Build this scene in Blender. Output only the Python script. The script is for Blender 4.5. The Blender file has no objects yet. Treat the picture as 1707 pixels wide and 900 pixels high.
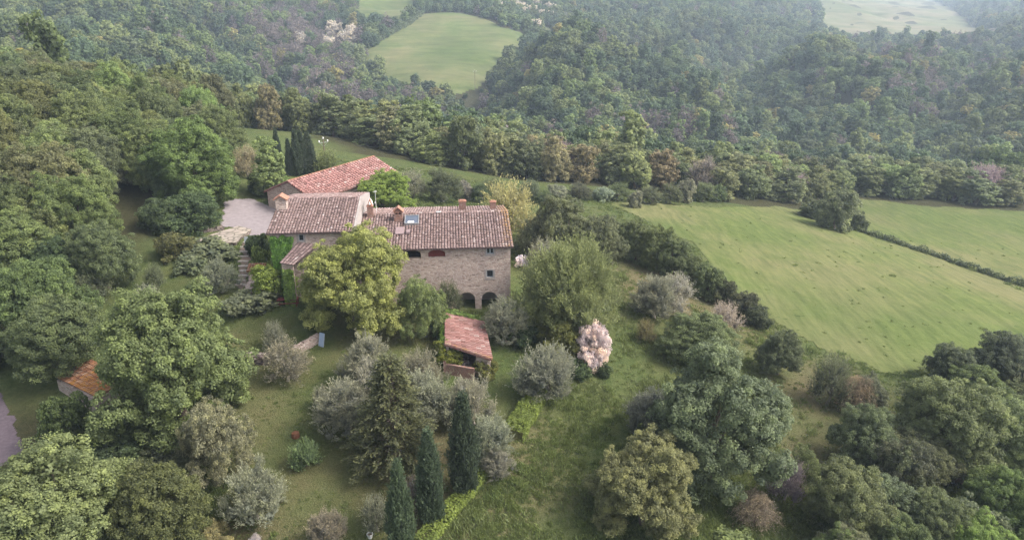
import bpy, bmesh, math, random
import numpy as np
from mathutils import Vector, Matrix
rad = math.radians
S = bpy.context.scene
COL = S.collection
R0 = np.random.default_rng(7)

# ------------------------------------------------------------------ camera, sky, sun, exposure
ZC, PITCH, HFOV = 38.0, 21.0, 70.0
cam_d = bpy.data.cameras.new('camera')
cam = bpy.data.objects.new('camera', cam_d); COL.objects.link(cam)
cam.location = (0, 0, ZC); cam.rotation_euler = (rad(90 - PITCH), 0, 0)
cam_d.sensor_fit = 'HORIZONTAL'; cam_d.angle = rad(HFOV)
cam_d.clip_start = 0.5; cam_d.clip_end = 20000
S.camera = cam

SUN_EL, SUN_AZ = 46.0, 100.0          # azimuth clockwise from +Y (the view direction)
world = bpy.data.worlds.new('World'); S.world = world; world.use_nodes = True
wn = world.node_tree.nodes; wl = world.node_tree.links; wn.clear()
sky = wn.new('ShaderNodeTexSky'); sky.sky_type = 'NISHITA'; sky.sun_disc = False
sky.sun_elevation = rad(SUN_EL); sky.sun_rotation = rad(SUN_AZ)
sky.air_density = 1.0; sky.dust_density = 6.0; sky.ozone_density = 1.0
hs = wn.new('ShaderNodeHueSaturation'); hs.inputs['Saturation'].default_value = 0.45
bg = wn.new('ShaderNodeBackground'); bg.inputs['Strength'].default_value = 0.15
wo = wn.new('ShaderNodeOutputWorld')
wl.new(sky.outputs[0], hs.inputs['Color']); wl.new(hs.outputs[0], bg.inputs['Color']); wl.new(bg.outputs[0], wo.inputs['Surface'])
sun_d = bpy.data.lights.new('sun', 'SUN'); sun_d.energy = 1.5; sun_d.angle = rad(18); sun_d.color = (1.0, 0.95, 0.88)
sun = bpy.data.objects.new('sun', sun_d); COL.objects.link(sun)
sun.rotation_euler = (rad(90 - SUN_EL), 0, rad(180 - SUN_AZ)); sun.location = (60, -10, 120)
S.view_settings.view_transform = 'Standard'; S.view_settings.look = 'None'
S.view_settings.exposure = 1.05; S.view_settings.gamma = 1.0; S.view_settings.use_curve_mapping = False
S.render.engine = 'CYCLES'
S.cycles.max_bounces = 6; S.cycles.diffuse_bounces = 3; S.cycles.glossy_bounces = 2
S.cycles.transmission_bounces = 3; S.cycles.volume_bounces = 1; S.cycles.transparent_max_bounces = 6
S.cycles.use_denoising = True
try:
    S.cycles.denoiser = 'OPENIMAGEDENOISE'; S.cycles.denoising_input_passes = 'RGB_ALBEDO_NORMAL'
    S.cycles.denoising_prefilter = 'NONE'
except Exception: pass
S.cycles.use_adaptive_sampling = False

# ------------------------------------------------------------------ picture to place
F = 853.5 / math.tan(rad(HFOV / 2)); cp, sp = math.cos(rad(PITCH)), math.sin(rad(PITCH))
def ray(px, py):
    cx = (px - 853.5) / F; cy = (450 - py) / F
    return np.array([cx, cp + cy * sp, -sp + cy * cp])
def at(px, py, Y):
    d = ray(px, py); t = Y / d[1]
    return np.array([d[0] * t, Y, ZC + d[2] * t])

# ------------------------------------------------------------------ terrain
ctl = []
def W(*pts):
    for p in pts: ctl.append(p)
def I(off, *pts):
    for px, py, Y in pts:
        p = at(px, py, Y); ctl.append((p[0], p[1], p[2] - off))
# the farm's terrace, the lawn below it and the wooded knoll on the left
W((-32,82,3.0),(-20,83,2.0),(-10,84.5,.6),(0,85,-.1),(0,100,.2),(-12,101,1.6),(-30,101,3.2),(-40,104,3.2),(-44,115,3.4),(-36,124,3.2),
  (-30,92,3.0),(-42,88,2.4),(-25,74,.9),(-10,74,-.5),(0,73,-1.6),(-35,74,1.4),(-15,62,-2.0),(-25,52,-3.2),(0,60,-3.4),(0,48,-5.2),
  (-12,48,-4.6),(-45,72,.2),(-46,60,-2.3),(-40,46,-5.0),(-60,62,-2.0),(-75,60,-3.0),(-58,80,1.6),(-52,96,4.2),(-70,108,7.5),(-90,90,5.5),(-95,125,13.5),
  (-72,140,11),(-56,120,6.5),(-48,140,4.6),(-72,168,8.5),(-120,120,15),(-120,170,14),(-48,165,3.0),(-46,195,0.5),(-100,205,3),(-95,60,-1),(-130,60,2),(-160,120,18),(-160,190,16),
  (-25,140,1.2),(-10,130,0.2),(-22,165,-.5),(-30,190,-1.5),(8,122,-.8),(-6,150,-2.5),(16,100,-1.4),(12,84,-1.8),(14,70,-4.2),(22,90,-3.0),(28,112,-3.6),
  (26,76,-5.8),(34,66,-8.4),(20,56,-6.6),(10,48,-6.6),(45,60,-10.5),(60,64,-11.8),(42,78,-8.0),(60,84,-9.5),(80,86,-11.5),(80,62,-13.5),(110,80,-14.5),(110,55,-16),
  (35,100,-5.4),(50,110,-7.2),(28,130,-4.6),(30,160,-6.6),(46,185,-11),(62,150,-10.5),(75,120,-11.2),(97,140,-16.5),(120,115,-17),(85,175,-16.5),(105,205,-19.6),(95,222,-20.2),(130,226,-22.5),(160,226,-23),(70,222,-17),(110,240,-24),(150,240,-26),
  (85,205,-18.5),(140,200,-21.5),(160,150,-21),(60,205,-14.5),(0,190,-7.5),(-28,215,-7),(20,195,-9.5),(40,215,-14),(0,225,-14),(-60,230,-6),(-110,240,-4),(170,230,-24),
  (0,30,-8),(40,30,-12),(-40,30,-7),(0,-40,-16),(100,-40,-24),(-100,-40,-10),(0,-300,-40),(-300,-300,-30),(300,-300,-50),(200,40,-24),(-200,40,4),(260,130,-30),(-240,150,16),(-240,260,2))
# the hidden valley floor behind the first trees
W((0,272,-37),(60,265,-36),(120,270,-37),(-60,275,-27),(-120,290,-22),(-180,300,-20),(180,280,-38),(240,290,-38),(0,300,-43),(-70,310,-34),(300,300,-36))
# slopes across the valley: what the photograph shows there is canopy, so the ground lies ten metres lower
I(10,(0,60,345),(0,10,470),(130,110,335),(160,50,420),(110,5,520),(250,90,400),(300,40,500),(330,130,370),(400,130,400),(420,60,520),(300,5,620),
  (470,150,420),(470,95,520),(500,40,640),(560,60,600),(540,130,480),(560,180,400),(470,5,760),(590,150,470),
  (700,170,450),(700,200,385),(760,165,470),(780,200,390),
  (845,100,560),(900,85,560),(980,68,545),(850,150,445),(900,200,380),(850,240,335),(1000,130,455),(1000,200,375),(1000,258,320),(1100,110,500),(1100,180,400),(1100,250,325),(1200,250,330),(1180,190,400),
  (905,20,840),(1000,25,820),(1060,60,690),(1100,15,860),(1170,22,800),(1240,60,660),(1300,110,545),(1330,180,425),(1300,240,345),(1240,140,480),
  (1420,240,335),(1500,200,400),(1500,130,500),(1600,200,400),(1600,130,490),(1700,190,400),(1700,110,490),(1420,88,640),(1500,92,600),(1600,82,600),(1700,70,620),(1650,260,320),(1550,270,310))
I(0,(640,25,800),(650,5,880),(700,130,560),(620,120,570),(740,75,640),(740,25,760),(800,40,720),(870,75,640),(780,135,550),(910,55,700),
  (1400,10,1500),(1480,20,1450),(1380,40,1300),(1560,38,1350),(1640,48,1250),(1450,55,1200))
I(10,(1600,10,1900),(1690,6,2300),(1560,-4,2300),(1250,-6,1300),(1300,25,1100),(1340,50,950))
# the far sides of the spurs fall away out of sight
W((70,640,-40+26),(330,720,-16),(420,720,-14),(260,760,-18),(150,610,-16),(0,640,-24))
for a in np.linspace(-70, 70, 9):                     # distant rim
    for r, z in ((2600, 36), (4200, 10), (6500, -60)):
        W((r*math.sin(rad(a)), r*math.cos(rad(a)), z))
W((-500,300,10),(-600,500,60),(-700,800,80),(-250,420,2),(-480,640,45),(500,300,-20),(620,480,10),(700,700,10),(-1500,0,10),(1500,0,0),(-3500,-500,-20),(3500,-500,-20),(0,-3500,-60),(-900,1500,120),(-300,1300,90),(300,1500,70))
C = np.array(ctl, float)
_, ui = np.unique(np.round(C[:, :2], 1), axis=0, return_index=True); C = C[np.sort(ui)]
def warp(x, y):                                        # control points get sparse far away: work in a compressed plane
    r = np.hypot(x, y - 90) + 1e-6
    k = np.arcsinh(r / 120) * 120 / r
    return np.stack([x * k, (y - 90) * k], -1)
def kern(d2): return np.sqrt(d2 + 36.0)
Cw = warp(C[:, 0], C[:, 1])
D2 = ((Cw[:, None] - Cw[None]) ** 2).sum(-1)
nC = len(C); A = np.zeros((nC + 1, nC + 1)); A[:nC, :nC] = -kern(D2) + 0  ; A[:nC, :nC] -= np.eye(nC) * 0.0
A[:nC, :nC] -= 0.0; A[:nC, nC] = 1; A[nC, :nC] = 1
A[:nC, :nC] += np.eye(nC) * 1.2
Wt = np.linalg.solve(A, np.append(C[:, 2], 0.0))
def vnoise(x, y, seed=0):                              # cheap smooth noise
    def h(i, j):
        n = (i * 374761393 + j * 668265263 + seed * 1442695041) & 0xffffffff
        n = ((n ^ (n >> 13)) * 1274126177) & 0xffffffff
        return ((n ^ (n >> 16)) & 0xffff) / 65535.0
    xi = np.floor(x).astype(np.int64); yi = np.floor(y).astype(np.int64); fx = x - xi; fy = y - yi
    fx = fx*fx*(3-2*fx); fy = fy*fy*(3-2*fy)
    return (h(xi,yi)*(1-fx)+h(xi+1,yi)*fx)*(1-fy) + (h(xi,yi+1)*(1-fx)+h(xi+1,yi+1)*fx)*fy
def dist_line(pts, x, y):
    best = np.full(np.shape(x), 1e9)
    for (x1, y1), (x2, y2) in zip(pts[:-1], pts[1:]):
        dx, dy = x2-x1, y2-y1; t = np.clip(((x-x1)*dx+(y-y1)*dy)/(dx*dx+dy*dy+1e-9), 0, 1)
        best = np.minimum(best, np.hypot(x-x1-t*dx, y-y1-t*dy))
    return best
def px_line(*p): return [tuple(at(*q)[:2]) for q in p]
CARVE = [(px_line((845,70,620),(930,56,650),(1010,54,660),(1090,60,640)), -42, 42), (px_line((845,92,540),(910,78,555),(985,64,560),(1060,78,530)), 15, 34), (px_line((1380,60,760),(1500,60,740),(1620,55,740),(1720,50,740)), -30, 60), (px_line((1250,60,680),(1300,40,800)), -20, 45),
         (px_line((880,40,690),(850,70,620),(815,130,520),(790,200,400)), -22, 30), (px_line((1180,30,800),(1240,100,600),(1290,170,470),(1330,250,350)), -34, 40), (px_line((330,10,620),(430,80,480),(500,140,420),(600,200,350)), -26, 30),
         (px_line((1010,70,580),(1070,150,440),(1120,220,350)), -14, 22), (px_line((1660,60,620),(1590,160,450),(1520,260,330)), -24, 32), (px_line((120,10,500),(270,90,390),(330,120,360)), -20, 24), (px_line((1420,150,470),(1440,230,350)), -12, 20), (px_line((560,20,700),(590,80,560)), -14, 24),
         (px_line((985,70,560),(950,130,455),(920,230,345)), 16, 28), (px_line((1370,90,620),(1400,160,460),(1390,240,345)), 16, 26), (px_line((1180,130,470),(1200,200,380)), 13, 26), (px_line((200,40,440),(380,120,410),(480,160,400)), 15, 24), (px_line((1520,90,560),(1500,160,440),(1480,240,345)), 13, 24), (px_line((1690,100,520),(1650,200,390)), 14, 26), (px_line((30,40,400),(140,90,360)), 12, 24)]
_q = np.array([at(700,130,560), at(870,75,640), at(740,25,770), at(620,100,585)]); M1P = np.linalg.lstsq(np.c_[np.ones(4), _q[:, :2]], _q[:, 2], rcond=None)[0]   # the hill meadow is an even slope
def rawH(x, y):
    x = np.asarray(x, float).ravel(); y = np.asarray(y, float).ravel(); out = np.empty(len(x))
    for s in range(0, len(x), 4000):
        q = warp(x[s:s+4000], y[s:s+4000])
        out[s:s+4000] = -(kern(((q[:, None] - Cw[None]) ** 2).sum(-1)) @ Wt[:nC]) + Wt[nC]
    far = np.clip((y - 260) / 250, 0, 1)
    out += far * (np.abs(vnoise(x/95+3.3, y/150+1.7, 3) - .5) * 34 - 8)
    out += far * (vnoise(x/34, y/40, 5) - .5) * 7
    for pts, dp, w in CARVE:
        out += far * dp * np.exp(-(dist_line(pts, x, y)/w)**2)
    m_ = at(740, 78, 650); w_ = np.exp(-(((x-m_[0])/95)**2 + ((y-m_[1]-5)/125)**2)**3); out = out*(1-w_) + w_*(M1P[0] + M1P[1]*x + M1P[2]*y)
    out += (vnoise(x/9, y/9, 9) - .5) * .35 + (vnoise(x/2.6, y/2.6, 4) - .5) * .10 * np.clip((70 - np.abs(y - 90)) / 40, 0, 1)
    return out
def axis(lo, hi, step, end_lo, end_hi, g=1.07):
    a = list(np.arange(lo, hi, step)); s = step
    while a[-1] < end_hi: s *= g; a.append(a[-1] + s)
    s = step
    while a[0] > end_lo: s *= g; a.insert(0, a[0] - s)
    return np.array(a)
GX = axis(-150, 190, 1.6, -7000, 7000); GY = axis(38, 262, 1.4, -4000, 9000, 1.05)
GZ = rawH(*np.meshgrid(GX, GY)).reshape(len(GY), len(GX))
def H(x, y):
    x = np.asarray(x, float); y = np.asarray(y, float)
    i = np.clip(np.searchsorted(GX, x) - 1, 0, len(GX)-2); j = np.clip(np.searchsorted(GY, y) - 1, 0, len(GY)-2)
    fx = (x - GX[i]) / (GX[i+1]-GX[i]); fy = (y - GY[j]) / (GY[j+1]-GY[j])
    return (GZ[j,i]*(1-fx)+GZ[j,i+1]*fx)*(1-fy) + (GZ[j+1,i]*(1-fx)+GZ[j+1,i+1]*fx)*fy
def G(px, py, y0=34.0):
    """the point of the terrain seen at a pixel of the photograph"""
    d = ray(px, py); Y = y0 * (1.0035 ** np.arange(0, 1700)); t = Y / d[1]
    gap = ZC + d[2] * t - H(d[0] * t, Y)
    k = np.argmax(gap < 0)
    if gap[k] >= 0: k = len(Y) - 1
    a, b = t[max(k-1, 0)], t[k]
    for _ in range(20):
        m = (a + b) / 2
        if ZC + d[2]*m - float(H(d[0]*m, d[1]*m)) < 0: b = m
        else: a = m
    return np.array([d[0]*b, d[1]*b, float(H(d[0]*b, d[1]*b))])
def inside(poly, x, y):
    c = np.zeros(np.shape(x), bool); n = len(poly)
    for i in range(n):
        x1, y1 = poly[i][:2]; x2, y2 = poly[(i+1) % n][:2]
        if y1 == y2: continue
        m = ((y1 > y) != (y2 > y)) & (x < (x2-x1)*(y-y1)/(y2-y1) + x1); c ^= m
    return c
def pxpoly(pts): return [tuple(G(*p)[:2]) for p in pts]
# ------------------------------------------------------------------ materials
MATS = {}
def nmat(name):
    m = bpy.data.materials.new(name); m.use_nodes = True; MATS[name] = m
    nt = m.node_tree; b = nt.nodes['Principled BSDF']; b.inputs['Roughness'].default_value = .85
    b.inputs['Specular IOR Level'].default_value = .25
    return m, nt, b
def N(nt, kind, **kw):
    n = nt.nodes.new(kind)
    for k, v in kw.items():
        if k in n.inputs.keys() if isinstance(k, str) else False: n.inputs[k].default_value = v
        else: setattr(n, k, v)
    return n
def mixc(nt, fac, a, b, mode='MIX'):
    n = nt.nodes.new('ShaderNodeMix'); n.data_type = 'RGBA'; n.blend_type = mode
    for sock, v in ((0, fac), (6, a), (7, b)):
        if hasattr(v, 'links'): nt.links.new(v, n.inputs[sock])
        else: n.inputs[sock].default_value = v if sock == 0 else (*v[:3], 1)
    return n.outputs[2]
def ramp(nt, fac, stops):
    n = nt.nodes.new('ShaderNodeValToRGB'); cr = n.color_ramp
    while len(cr.elements) < len(stops): cr.elements.new(.5)
    for e, (p, c) in zip(cr.elements, stops): e.position = p; e.color = (*c, 1) if not np.isscalar(c) else (c, c, c, 1)
    nt.links.new(fac, n.inputs[0]); return n.outputs[0]
def noise(nt, scale, detail=4, rough=.55, coord=None, sc3=None):
    n = nt.nodes.new('ShaderNodeTexNoise'); n.inputs['Scale'].default_value = scale; n.inputs['Detail'].default_value = detail; n.inputs['Roughness'].default_value = rough
    tc = coord
    if tc is None: tc = nt.nodes.new('ShaderNodeTexCoord').outputs['Object']
    if sc3:
        mp = nt.nodes.new('ShaderNodeMapping'); mp.inputs['Scale'].default_value = sc3; nt.links.new(tc, mp.inputs[0]); tc = mp.outputs[0]
    nt.links.new(tc, n.inputs['Vector']); return n.outputs[0]
def bump(nt, b, h, strength=.5, dist=.05):
    n = nt.nodes.new('ShaderNodeBump'); n.inputs['Strength'].default_value = strength; n.inputs['Distance'].default_value = dist
    nt.links.new(h, n.inputs['Height']); nt.links.new(n.outputs[0], b.inputs['Normal'])
def attr(nt, name, kind='GEOMETRY'):
    n = nt.nodes.new('ShaderNodeAttribute'); n.attribute_name = name; n.attribute_type = kind; return n
def math_(nt, op, a, b=None, clamp=False):
    n = nt.nodes.new('ShaderNodeMath'); n.operation = op; n.use_clamp = clamp
    for i, v in enumerate((a, b)):
        if v is None: continue
        if hasattr(v, 'links'): nt.links.new(v, n.inputs[i])
        else: n.inputs[i].default_value = v
    return n.outputs[0]

def foliage_mat(name, instanced):
    m, nt, b = nmat(name)
    if instanced: col = attr(nt, 'col', 'INSTANCER').outputs['Color']
    else: col = nt.nodes.new('ShaderNodeObjectInfo').outputs['Color']
    t = attr(nt, 'tint').outputs['Fac']
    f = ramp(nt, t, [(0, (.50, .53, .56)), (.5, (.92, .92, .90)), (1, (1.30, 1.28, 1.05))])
    c = mixc(nt, 1.0, col, f, 'MULTIPLY')
    g = nt.nodes.new('ShaderNodeMix'); g.data_type = 'RGBA'; g.blend_type = 'MULTIPLY'; g.inputs[0].default_value = 1
    nt.links.new(c, g.inputs[6]); g.inputs[7].default_value = (2.35, 2.3, 2.4, 1)
    nt.links.new(g.outputs[2], b.inputs['Base Color'])
    b.inputs['Roughness'].default_value = .62; b.inputs['Specular IOR Level'].default_value = .3
    tr = nt.nodes.new('ShaderNodeBsdfTranslucent'); nt.links.new(g.outputs[2], tr.inputs['Color'])
    mx = nt.nodes.new('ShaderNodeMixShader'); mx.inputs[0].default_value = .42
    nt.links.new(b.outputs[0], mx.inputs[1]); nt.links.new(tr.outputs[0], mx.inputs[2])
    nt.links.new(mx.outputs[0], nt.nodes['Material Output'].inputs['Surface'])
    return m
M_leaf = foliage_mat('leaves', False); M_fleaf = foliage_mat('forest leaves', True)
def flat_mat(name, c, rough=.8, var=.25, scale=3, spec=.25, metal=0.0, bumps=0.0, sc3=None):
    m, nt, b = nmat(name)
    n = noise(nt, scale, 5, .6, sc3=sc3)
    nt.links.new(ramp(nt, n, [(.25, tuple(v*(1-var) for v in c)), (.75, tuple(min(1, v*(1+var)) for v in c))]), b.inputs['Base Color'])
    b.inputs['Roughness'].default_value = rough; b.inputs['Specular IOR Level'].default_value = spec; b.inputs['Metallic'].default_value = metal
    if bumps: bump(nt, b, n, bumps, .05)
    return m
M_bark = flat_mat('bark', (.16, .125, .10), .9, .4, 2.5, bumps=.6, sc3=(4, 4, .7))
M_palebark = flat_mat('pale bark', (.30, .27, .23), .9, .3, 2.5, bumps=.5, sc3=(4, 4, .7))
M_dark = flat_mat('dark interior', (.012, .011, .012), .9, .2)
M_glass = flat_mat('window glass', (.03, .035, .04), .12, .2, spec=.5)
M_frame = flat_mat('grey blue painted wood', (.38, .42, .46), .6, .12)
M_white = flat_mat('white paint', (.72, .72, .70), .5, .05)
M_redwood = flat_mat('red brown painted wood', (.16, .035, .03), .6, .3)
M_redcloth = flat_mat('red painted wood', (.19, .04, .042), .6, .15)
M_terra = flat_mat('terracotta', (.36, .185, .13), .85, .25, 6)
M_wood = flat_mat('weathered timber', (.15, .11, .085), .9, .35, 3, sc3=(1, 1, 6))
M_steel = flat_mat('grey galvanised steel', (.36, .37, .38), .45, .1, metal=.5)
M_slab = flat_mat('pale sandstone slab', (.36, .32, .28), .9, .25, 1.5, bumps=.3)
M_surround = flat_mat('grey stone surround', (.36, .32, .30), .9, .15, 4, bumps=.2)
M_concrete = flat_mat('pale lime render', (.37, .33, .31), .9, .2, 1.2, bumps=.2)
M_board = flat_mat('pale blue board', (.36, .45, .62), .5, .08, 2)
M_blind = flat_mat('white blind', (.78, .78, .78), .7, .03)
M_slate = flat_mat('blue grey skylight glass', (.10, .12, .16), .18, .15, .8, spec=.5)

def stone_mat(name, cols, scale, mortar, squash=2.6, bmp=.7):
    m, nt, b = nmat(name)
    tc = nt.nodes.new('ShaderNodeTexCoord').outputs['Object']
    mp = nt.nodes.new('ShaderNodeMapping'); mp.inputs['Scale'].default_value = (scale, scale, scale*squash); nt.links.new(tc, mp.inputs[0])
    nz = nt.nodes.new('ShaderNodeTexNoise'); nz.inputs['Scale'].default_value = .8; nt.links.new(mp.outputs[0], nz.inputs['Vector'])
    ad = nt.nodes.new('ShaderNodeVectorMath'); ad.operation = 'MULTIPLY_ADD'; nt.links.new(nz.outputs['Color'], ad.inputs[0]); ad.inputs[1].default_value = (.5, .5, .5); nt.links.new(mp.outputs[0], ad.inputs[2])
    v = nt.nodes.new('ShaderNodeTexVoronoi'); v.inputs['Scale'].default_value = 1; nt.links.new(ad.outputs[0], v.inputs['Vector'])
    e = nt.nodes.new('ShaderNodeTexVoronoi'); e.feature = 'DISTANCE_TO_EDGE'; e.inputs['Scale'].default_value = 1; nt.links.new(ad.outputs[0], e.inputs['Vector'])
    sepr = nt.nodes.new('ShaderNodeSeparateColor'); nt.links.new(v.outputs['Color'], sepr.inputs[0])
    base = ramp(nt, sepr.outputs[0], [(i/(len(cols)-1), c) for i, c in enumerate(cols)])
    big = noise(nt, .35, 4, .6, tc)
    base = mixc(nt, 1, base, ramp(nt, big, [(.3, (.78, .77, .78)), (.7, (1.1, 1.06, 1.0))]), 'MULTIPLY')
    fac = ramp(nt, e.outputs['Distance'], [(.02, 0.0), (.11, 1.0)])
    nt.links.new(mixc(nt, fac, mortar, base), b.inputs['Base Color'])
    bump(nt, b, fac, bmp, .04)
    return m
M_stone = stone_mat('rubble stone masonry', [(.28,.215,.19),(.45,.355,.315),(.53,.42,.37),(.38,.285,.255),(.62,.52,.46)], 2.0, (.50,.42,.375))
M_brick = stone_mat('old brick', [(.22,.115,.092),(.31,.175,.14),(.27,.14,.11)], 4.2, (.30,.25,.22), 3.2)
M_dry = stone_mat('dry stone', [(.13,.10,.095),(.24,.20,.18),(.33,.28,.25),(.18,.14,.13)], 2.0, (.05,.042,.04), 2.0, 1.0)

def tile_mat(name, stops, lichen=(.40, .22, .045), moss=.25):
    m, nt, b = nmat(name)
    r = attr(nt, 'rnd').outputs['Fac']; l = attr(nt, 'lichen').outputs['Fac']
    tc = nt.nodes.new('ShaderNodeTexCoord').outputs['Object']
    n1 = noise(nt, 5, 5, .7, tc); n2 = noise(nt, .5, 4, .6, tc)
    base = ramp(nt, r, stops)
    base = mixc(nt, 1, base, ramp(nt, n1, [(.3, (.72, .72, .74)), (.75, (1.15, 1.12, 1.1))]), 'MULTIPLY')
    base = mixc(nt, ramp(nt, n2, [(.45, 0.0), (.75, moss)]), base, (.16, .125, .11))
    f = math_(nt, 'MULTIPLY', l, ramp(nt, noise(nt, 2.2, 5, .7, tc), [(.40, 0.0), (.62, 1.0)]))
    nt.links.new(mixc(nt, f, base, lichen), b.inputs['Base Color']); b.inputs['Roughness'].default_value = .9
    bump(nt, b, n1, .3, .02)
    return m
M_tile = tile_mat('old clay roof tile', [(0, (.115,.082,.080)), (.25, (.195,.138,.133)), (.5, (.265,.188,.180)), (.75, (.335,.248,.236)), (.93, (.38,.30,.285)), (1, (.45,.38,.365))])
M_tile_red = tile_mat('red clay roof tile', [(0, (.17,.085,.075)), (.3, (.27,.135,.12)), (.6, (.36,.19,.17)), (.85, (.41,.255,.23)), (1, (.47,.35,.32))], moss=.45)
M_tile_orange = tile_mat('orange clay tile with lichen', [(0, (.25,.11,.065)), (.5, (.38,.19,.11)), (1, (.46,.30,.21))], (.42,.19,.035), .3)

# ------------------------------------------------------------------ helpers
def tag(o, label=None, cat=None, group=None, kind=None):
    if label: o['label'] = label
    if cat: o['category'] = cat
    if group: o['group'] = group
    if kind: o['kind'] = kind
    return o
def link(name, mesh, parent=None):
    o = bpy.data.objects.new(name, mesh); COL.objects.link(o)
    if parent is not None: o.parent = parent
    return o
def empty(name, loc=(0, 0, 0), rz=0.0, label=None, cat=None, group=None):
    o = bpy.data.objects.new(name, None); COL.objects.link(o); o.empty_display_size = .5
    o.location = loc; o.rotation_euler = (0, 0, rz); return tag(o, label, cat, group)
def quadmesh(name, V, mat, attrs=None, smooth=False):
    """V: (n,4,3) quads"""
    V = np.asarray(V, np.float32); n = len(V); me = bpy.data.meshes.new(name)
    me.vertices.add(4*n); me.vertices.foreach_set('co', V.reshape(-1))
    me.loops.add(4*n); me.loops.foreach_set('vertex_index', np.arange(4*n, dtype=np.int32))
    me.polygons.add(n); me.polygons.foreach_set('loop_start', np.arange(0, 4*n, 4, dtype=np.int32))
    for k, v in (attrs or {}).items():
        a = me.attributes.new(k, 'FLOAT', 'POINT'); a.data.foreach_set('value', np.repeat(np.asarray(v, np.float32), 4))
    me.materials.append(mat); me.update(calc_edges=True)
    return me
class MB:
    """collects polygons into one mesh"""
    def __init__(s): s.v = []; s.f = []; s.m = []; s.mats = []
    def add(s, vs, fs, mat=0):
        o = len(s.v); s.v += [tuple(map(float, q)) for q in vs]; s.f += [tuple(i+o for i in f) for f in fs]; s.m += [mat]*len(fs); return s
    def box(s, x0, x1, y0, y1, z0, z1, mat=0):
        return s.add([(x0,y0,z0),(x1,y0,z0),(x1,y1,z0),(x0,y1,z0),(x0,y0,z1),(x1,y0,z1),(x1,y1,z1),(x0,y1,z1)],
                     [(0,3,2,1),(4,5,6,7),(0,1,5,4),(1,2,6,5),(2,3,7,6),(3,0,4,7)], mat)
    def prism(s, pts, d, mat=0):
        """polygon pts pushed along d"""
        n = len(pts); p = [np.array(q, float) for q in pts]; d = np.array(d, float)
        return s.add(p + [q + d for q in p], [tuple(range(n))[::-1], tuple(range(n, 2*n))] + [(i, (i+1) % n, n+(i+1) % n, n+i) for i in range(n)], mat)
    def tube(s, pts, rs, sides=8, mat=0):
        pts = [np.array(p, float) for p in pts]; rings = []
        for i, p in enumerate(pts):
            t = pts[min(i+1, len(pts)-1)] - pts[max(i-1, 0)]; t = t/(np.linalg.norm(t)+1e-9)
            a = np.cross(t, (0.3, 1, 0.1)) if abs(t[1]) < .9 else np.cross(t, (1, 0, .1)); a /= np.linalg.norm(a); b = np.cross(t, a)
            rings.append([p + rs[i]*(a*math.cos(k*2*math.pi/sides) + b*math.sin(k*2*math.pi/sides)) for k in range(sides)])
        vs = [q for r in rings for q in r]; fs = []
        for i in range(len(rings)-1):
            for k in range(sides):
                fs.append((i*sides+k, i*sides+(k+1) % sides, (i+1)*sides+(k+1) % sides, (i+1)*sides+k))
        fs.append(tuple(range(sides))[::-1]); fs.append(tuple((len(rings)-1)*sides+k for k in range(sides)))
        return s.add(vs, fs, mat)
    def lathe(s, prof, c=(0, 0, 0), sides=16, mat=0):
        vs = [(c[0]+r*math.cos(k*2*math.pi/sides), c[1]+r*math.sin(k*2*math.pi/sides), c[2]+z) for r, z in prof for k in range(sides)]
        fs = [(i*sides+k, i*sides+(k+1) % sides, (i+1)*sides+(k+1) % sides, (i+1)*sides+k) for i in range(len(prof)-1) for k in range(sides)]
        return s.add(vs, fs, mat)
    def mesh(s, name, mats):
        me = bpy.data.meshes.new(name); me.from_pydata(s.v, [], s.f)
        for m in (mats if isinstance(mats, (list, tuple)) else [mats]): me.materials.append(m)
        me.polygons.foreach_set('material_index', s.m); me.update()
        bm = bmesh.new(); bm.from_mesh(me); bmesh.ops.recalc_face_normals(bm, faces=bm.faces); bm.to_mesh(me); bm.free()
        return me
    def build(s, name, mats, parent=None): return link(name, s.mesh(name, mats), parent)

# ------------------------------------------------------------------ foliage
def unit(v): return v / (np.linalg.norm(v, axis=-1, keepdims=True) + 1e-9)
def rdir(rng, n): return unit(rng.normal(size=(n, 3)))
def leafquads(c, nrm, along, L, Wd):
    """leaf at c lying along 'along', facing nrm: a bent lozenge as one quad"""
    a = unit(along - (along*nrm).sum(-1, keepdims=True)*nrm); b = np.cross(nrm, a)
    L = np.asarray(L)[:, None]; Wd = np.asarray(Wd)[:, None]
    return np.stack([c - a*L*.5, c + b*Wd*.5 - a*L*.05, c + a*L*.5, c - b*Wd*.5 - a*L*.05], 1)
def lobe_points(rng, lc, lr, n, zmin, depth=.9, flat=1.0):
    P, D = [], []
    pr = lr**2/np.sum(lr**2); tot = 0
    while tot < n:
        k = rng.choice(len(lr), 2*n, p=pr); d = rdir(rng, 2*n); p = lc[k] + d*lr[k][:, None]*np.array([1, 1, flat])
        q = (p[:, None]-lc[None])/np.array([1, 1, flat]); ins = (np.linalg.norm(q, axis=-1) < depth*lr[None]).any(1) | (p[:, 2] < zmin)
        P.append(p[~ins]); D.append(d[~ins]); tot += (~ins).sum()
        if len(P) > 60: break
    return np.concatenate(P)[:n], np.concatenate(D)[:n]
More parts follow.
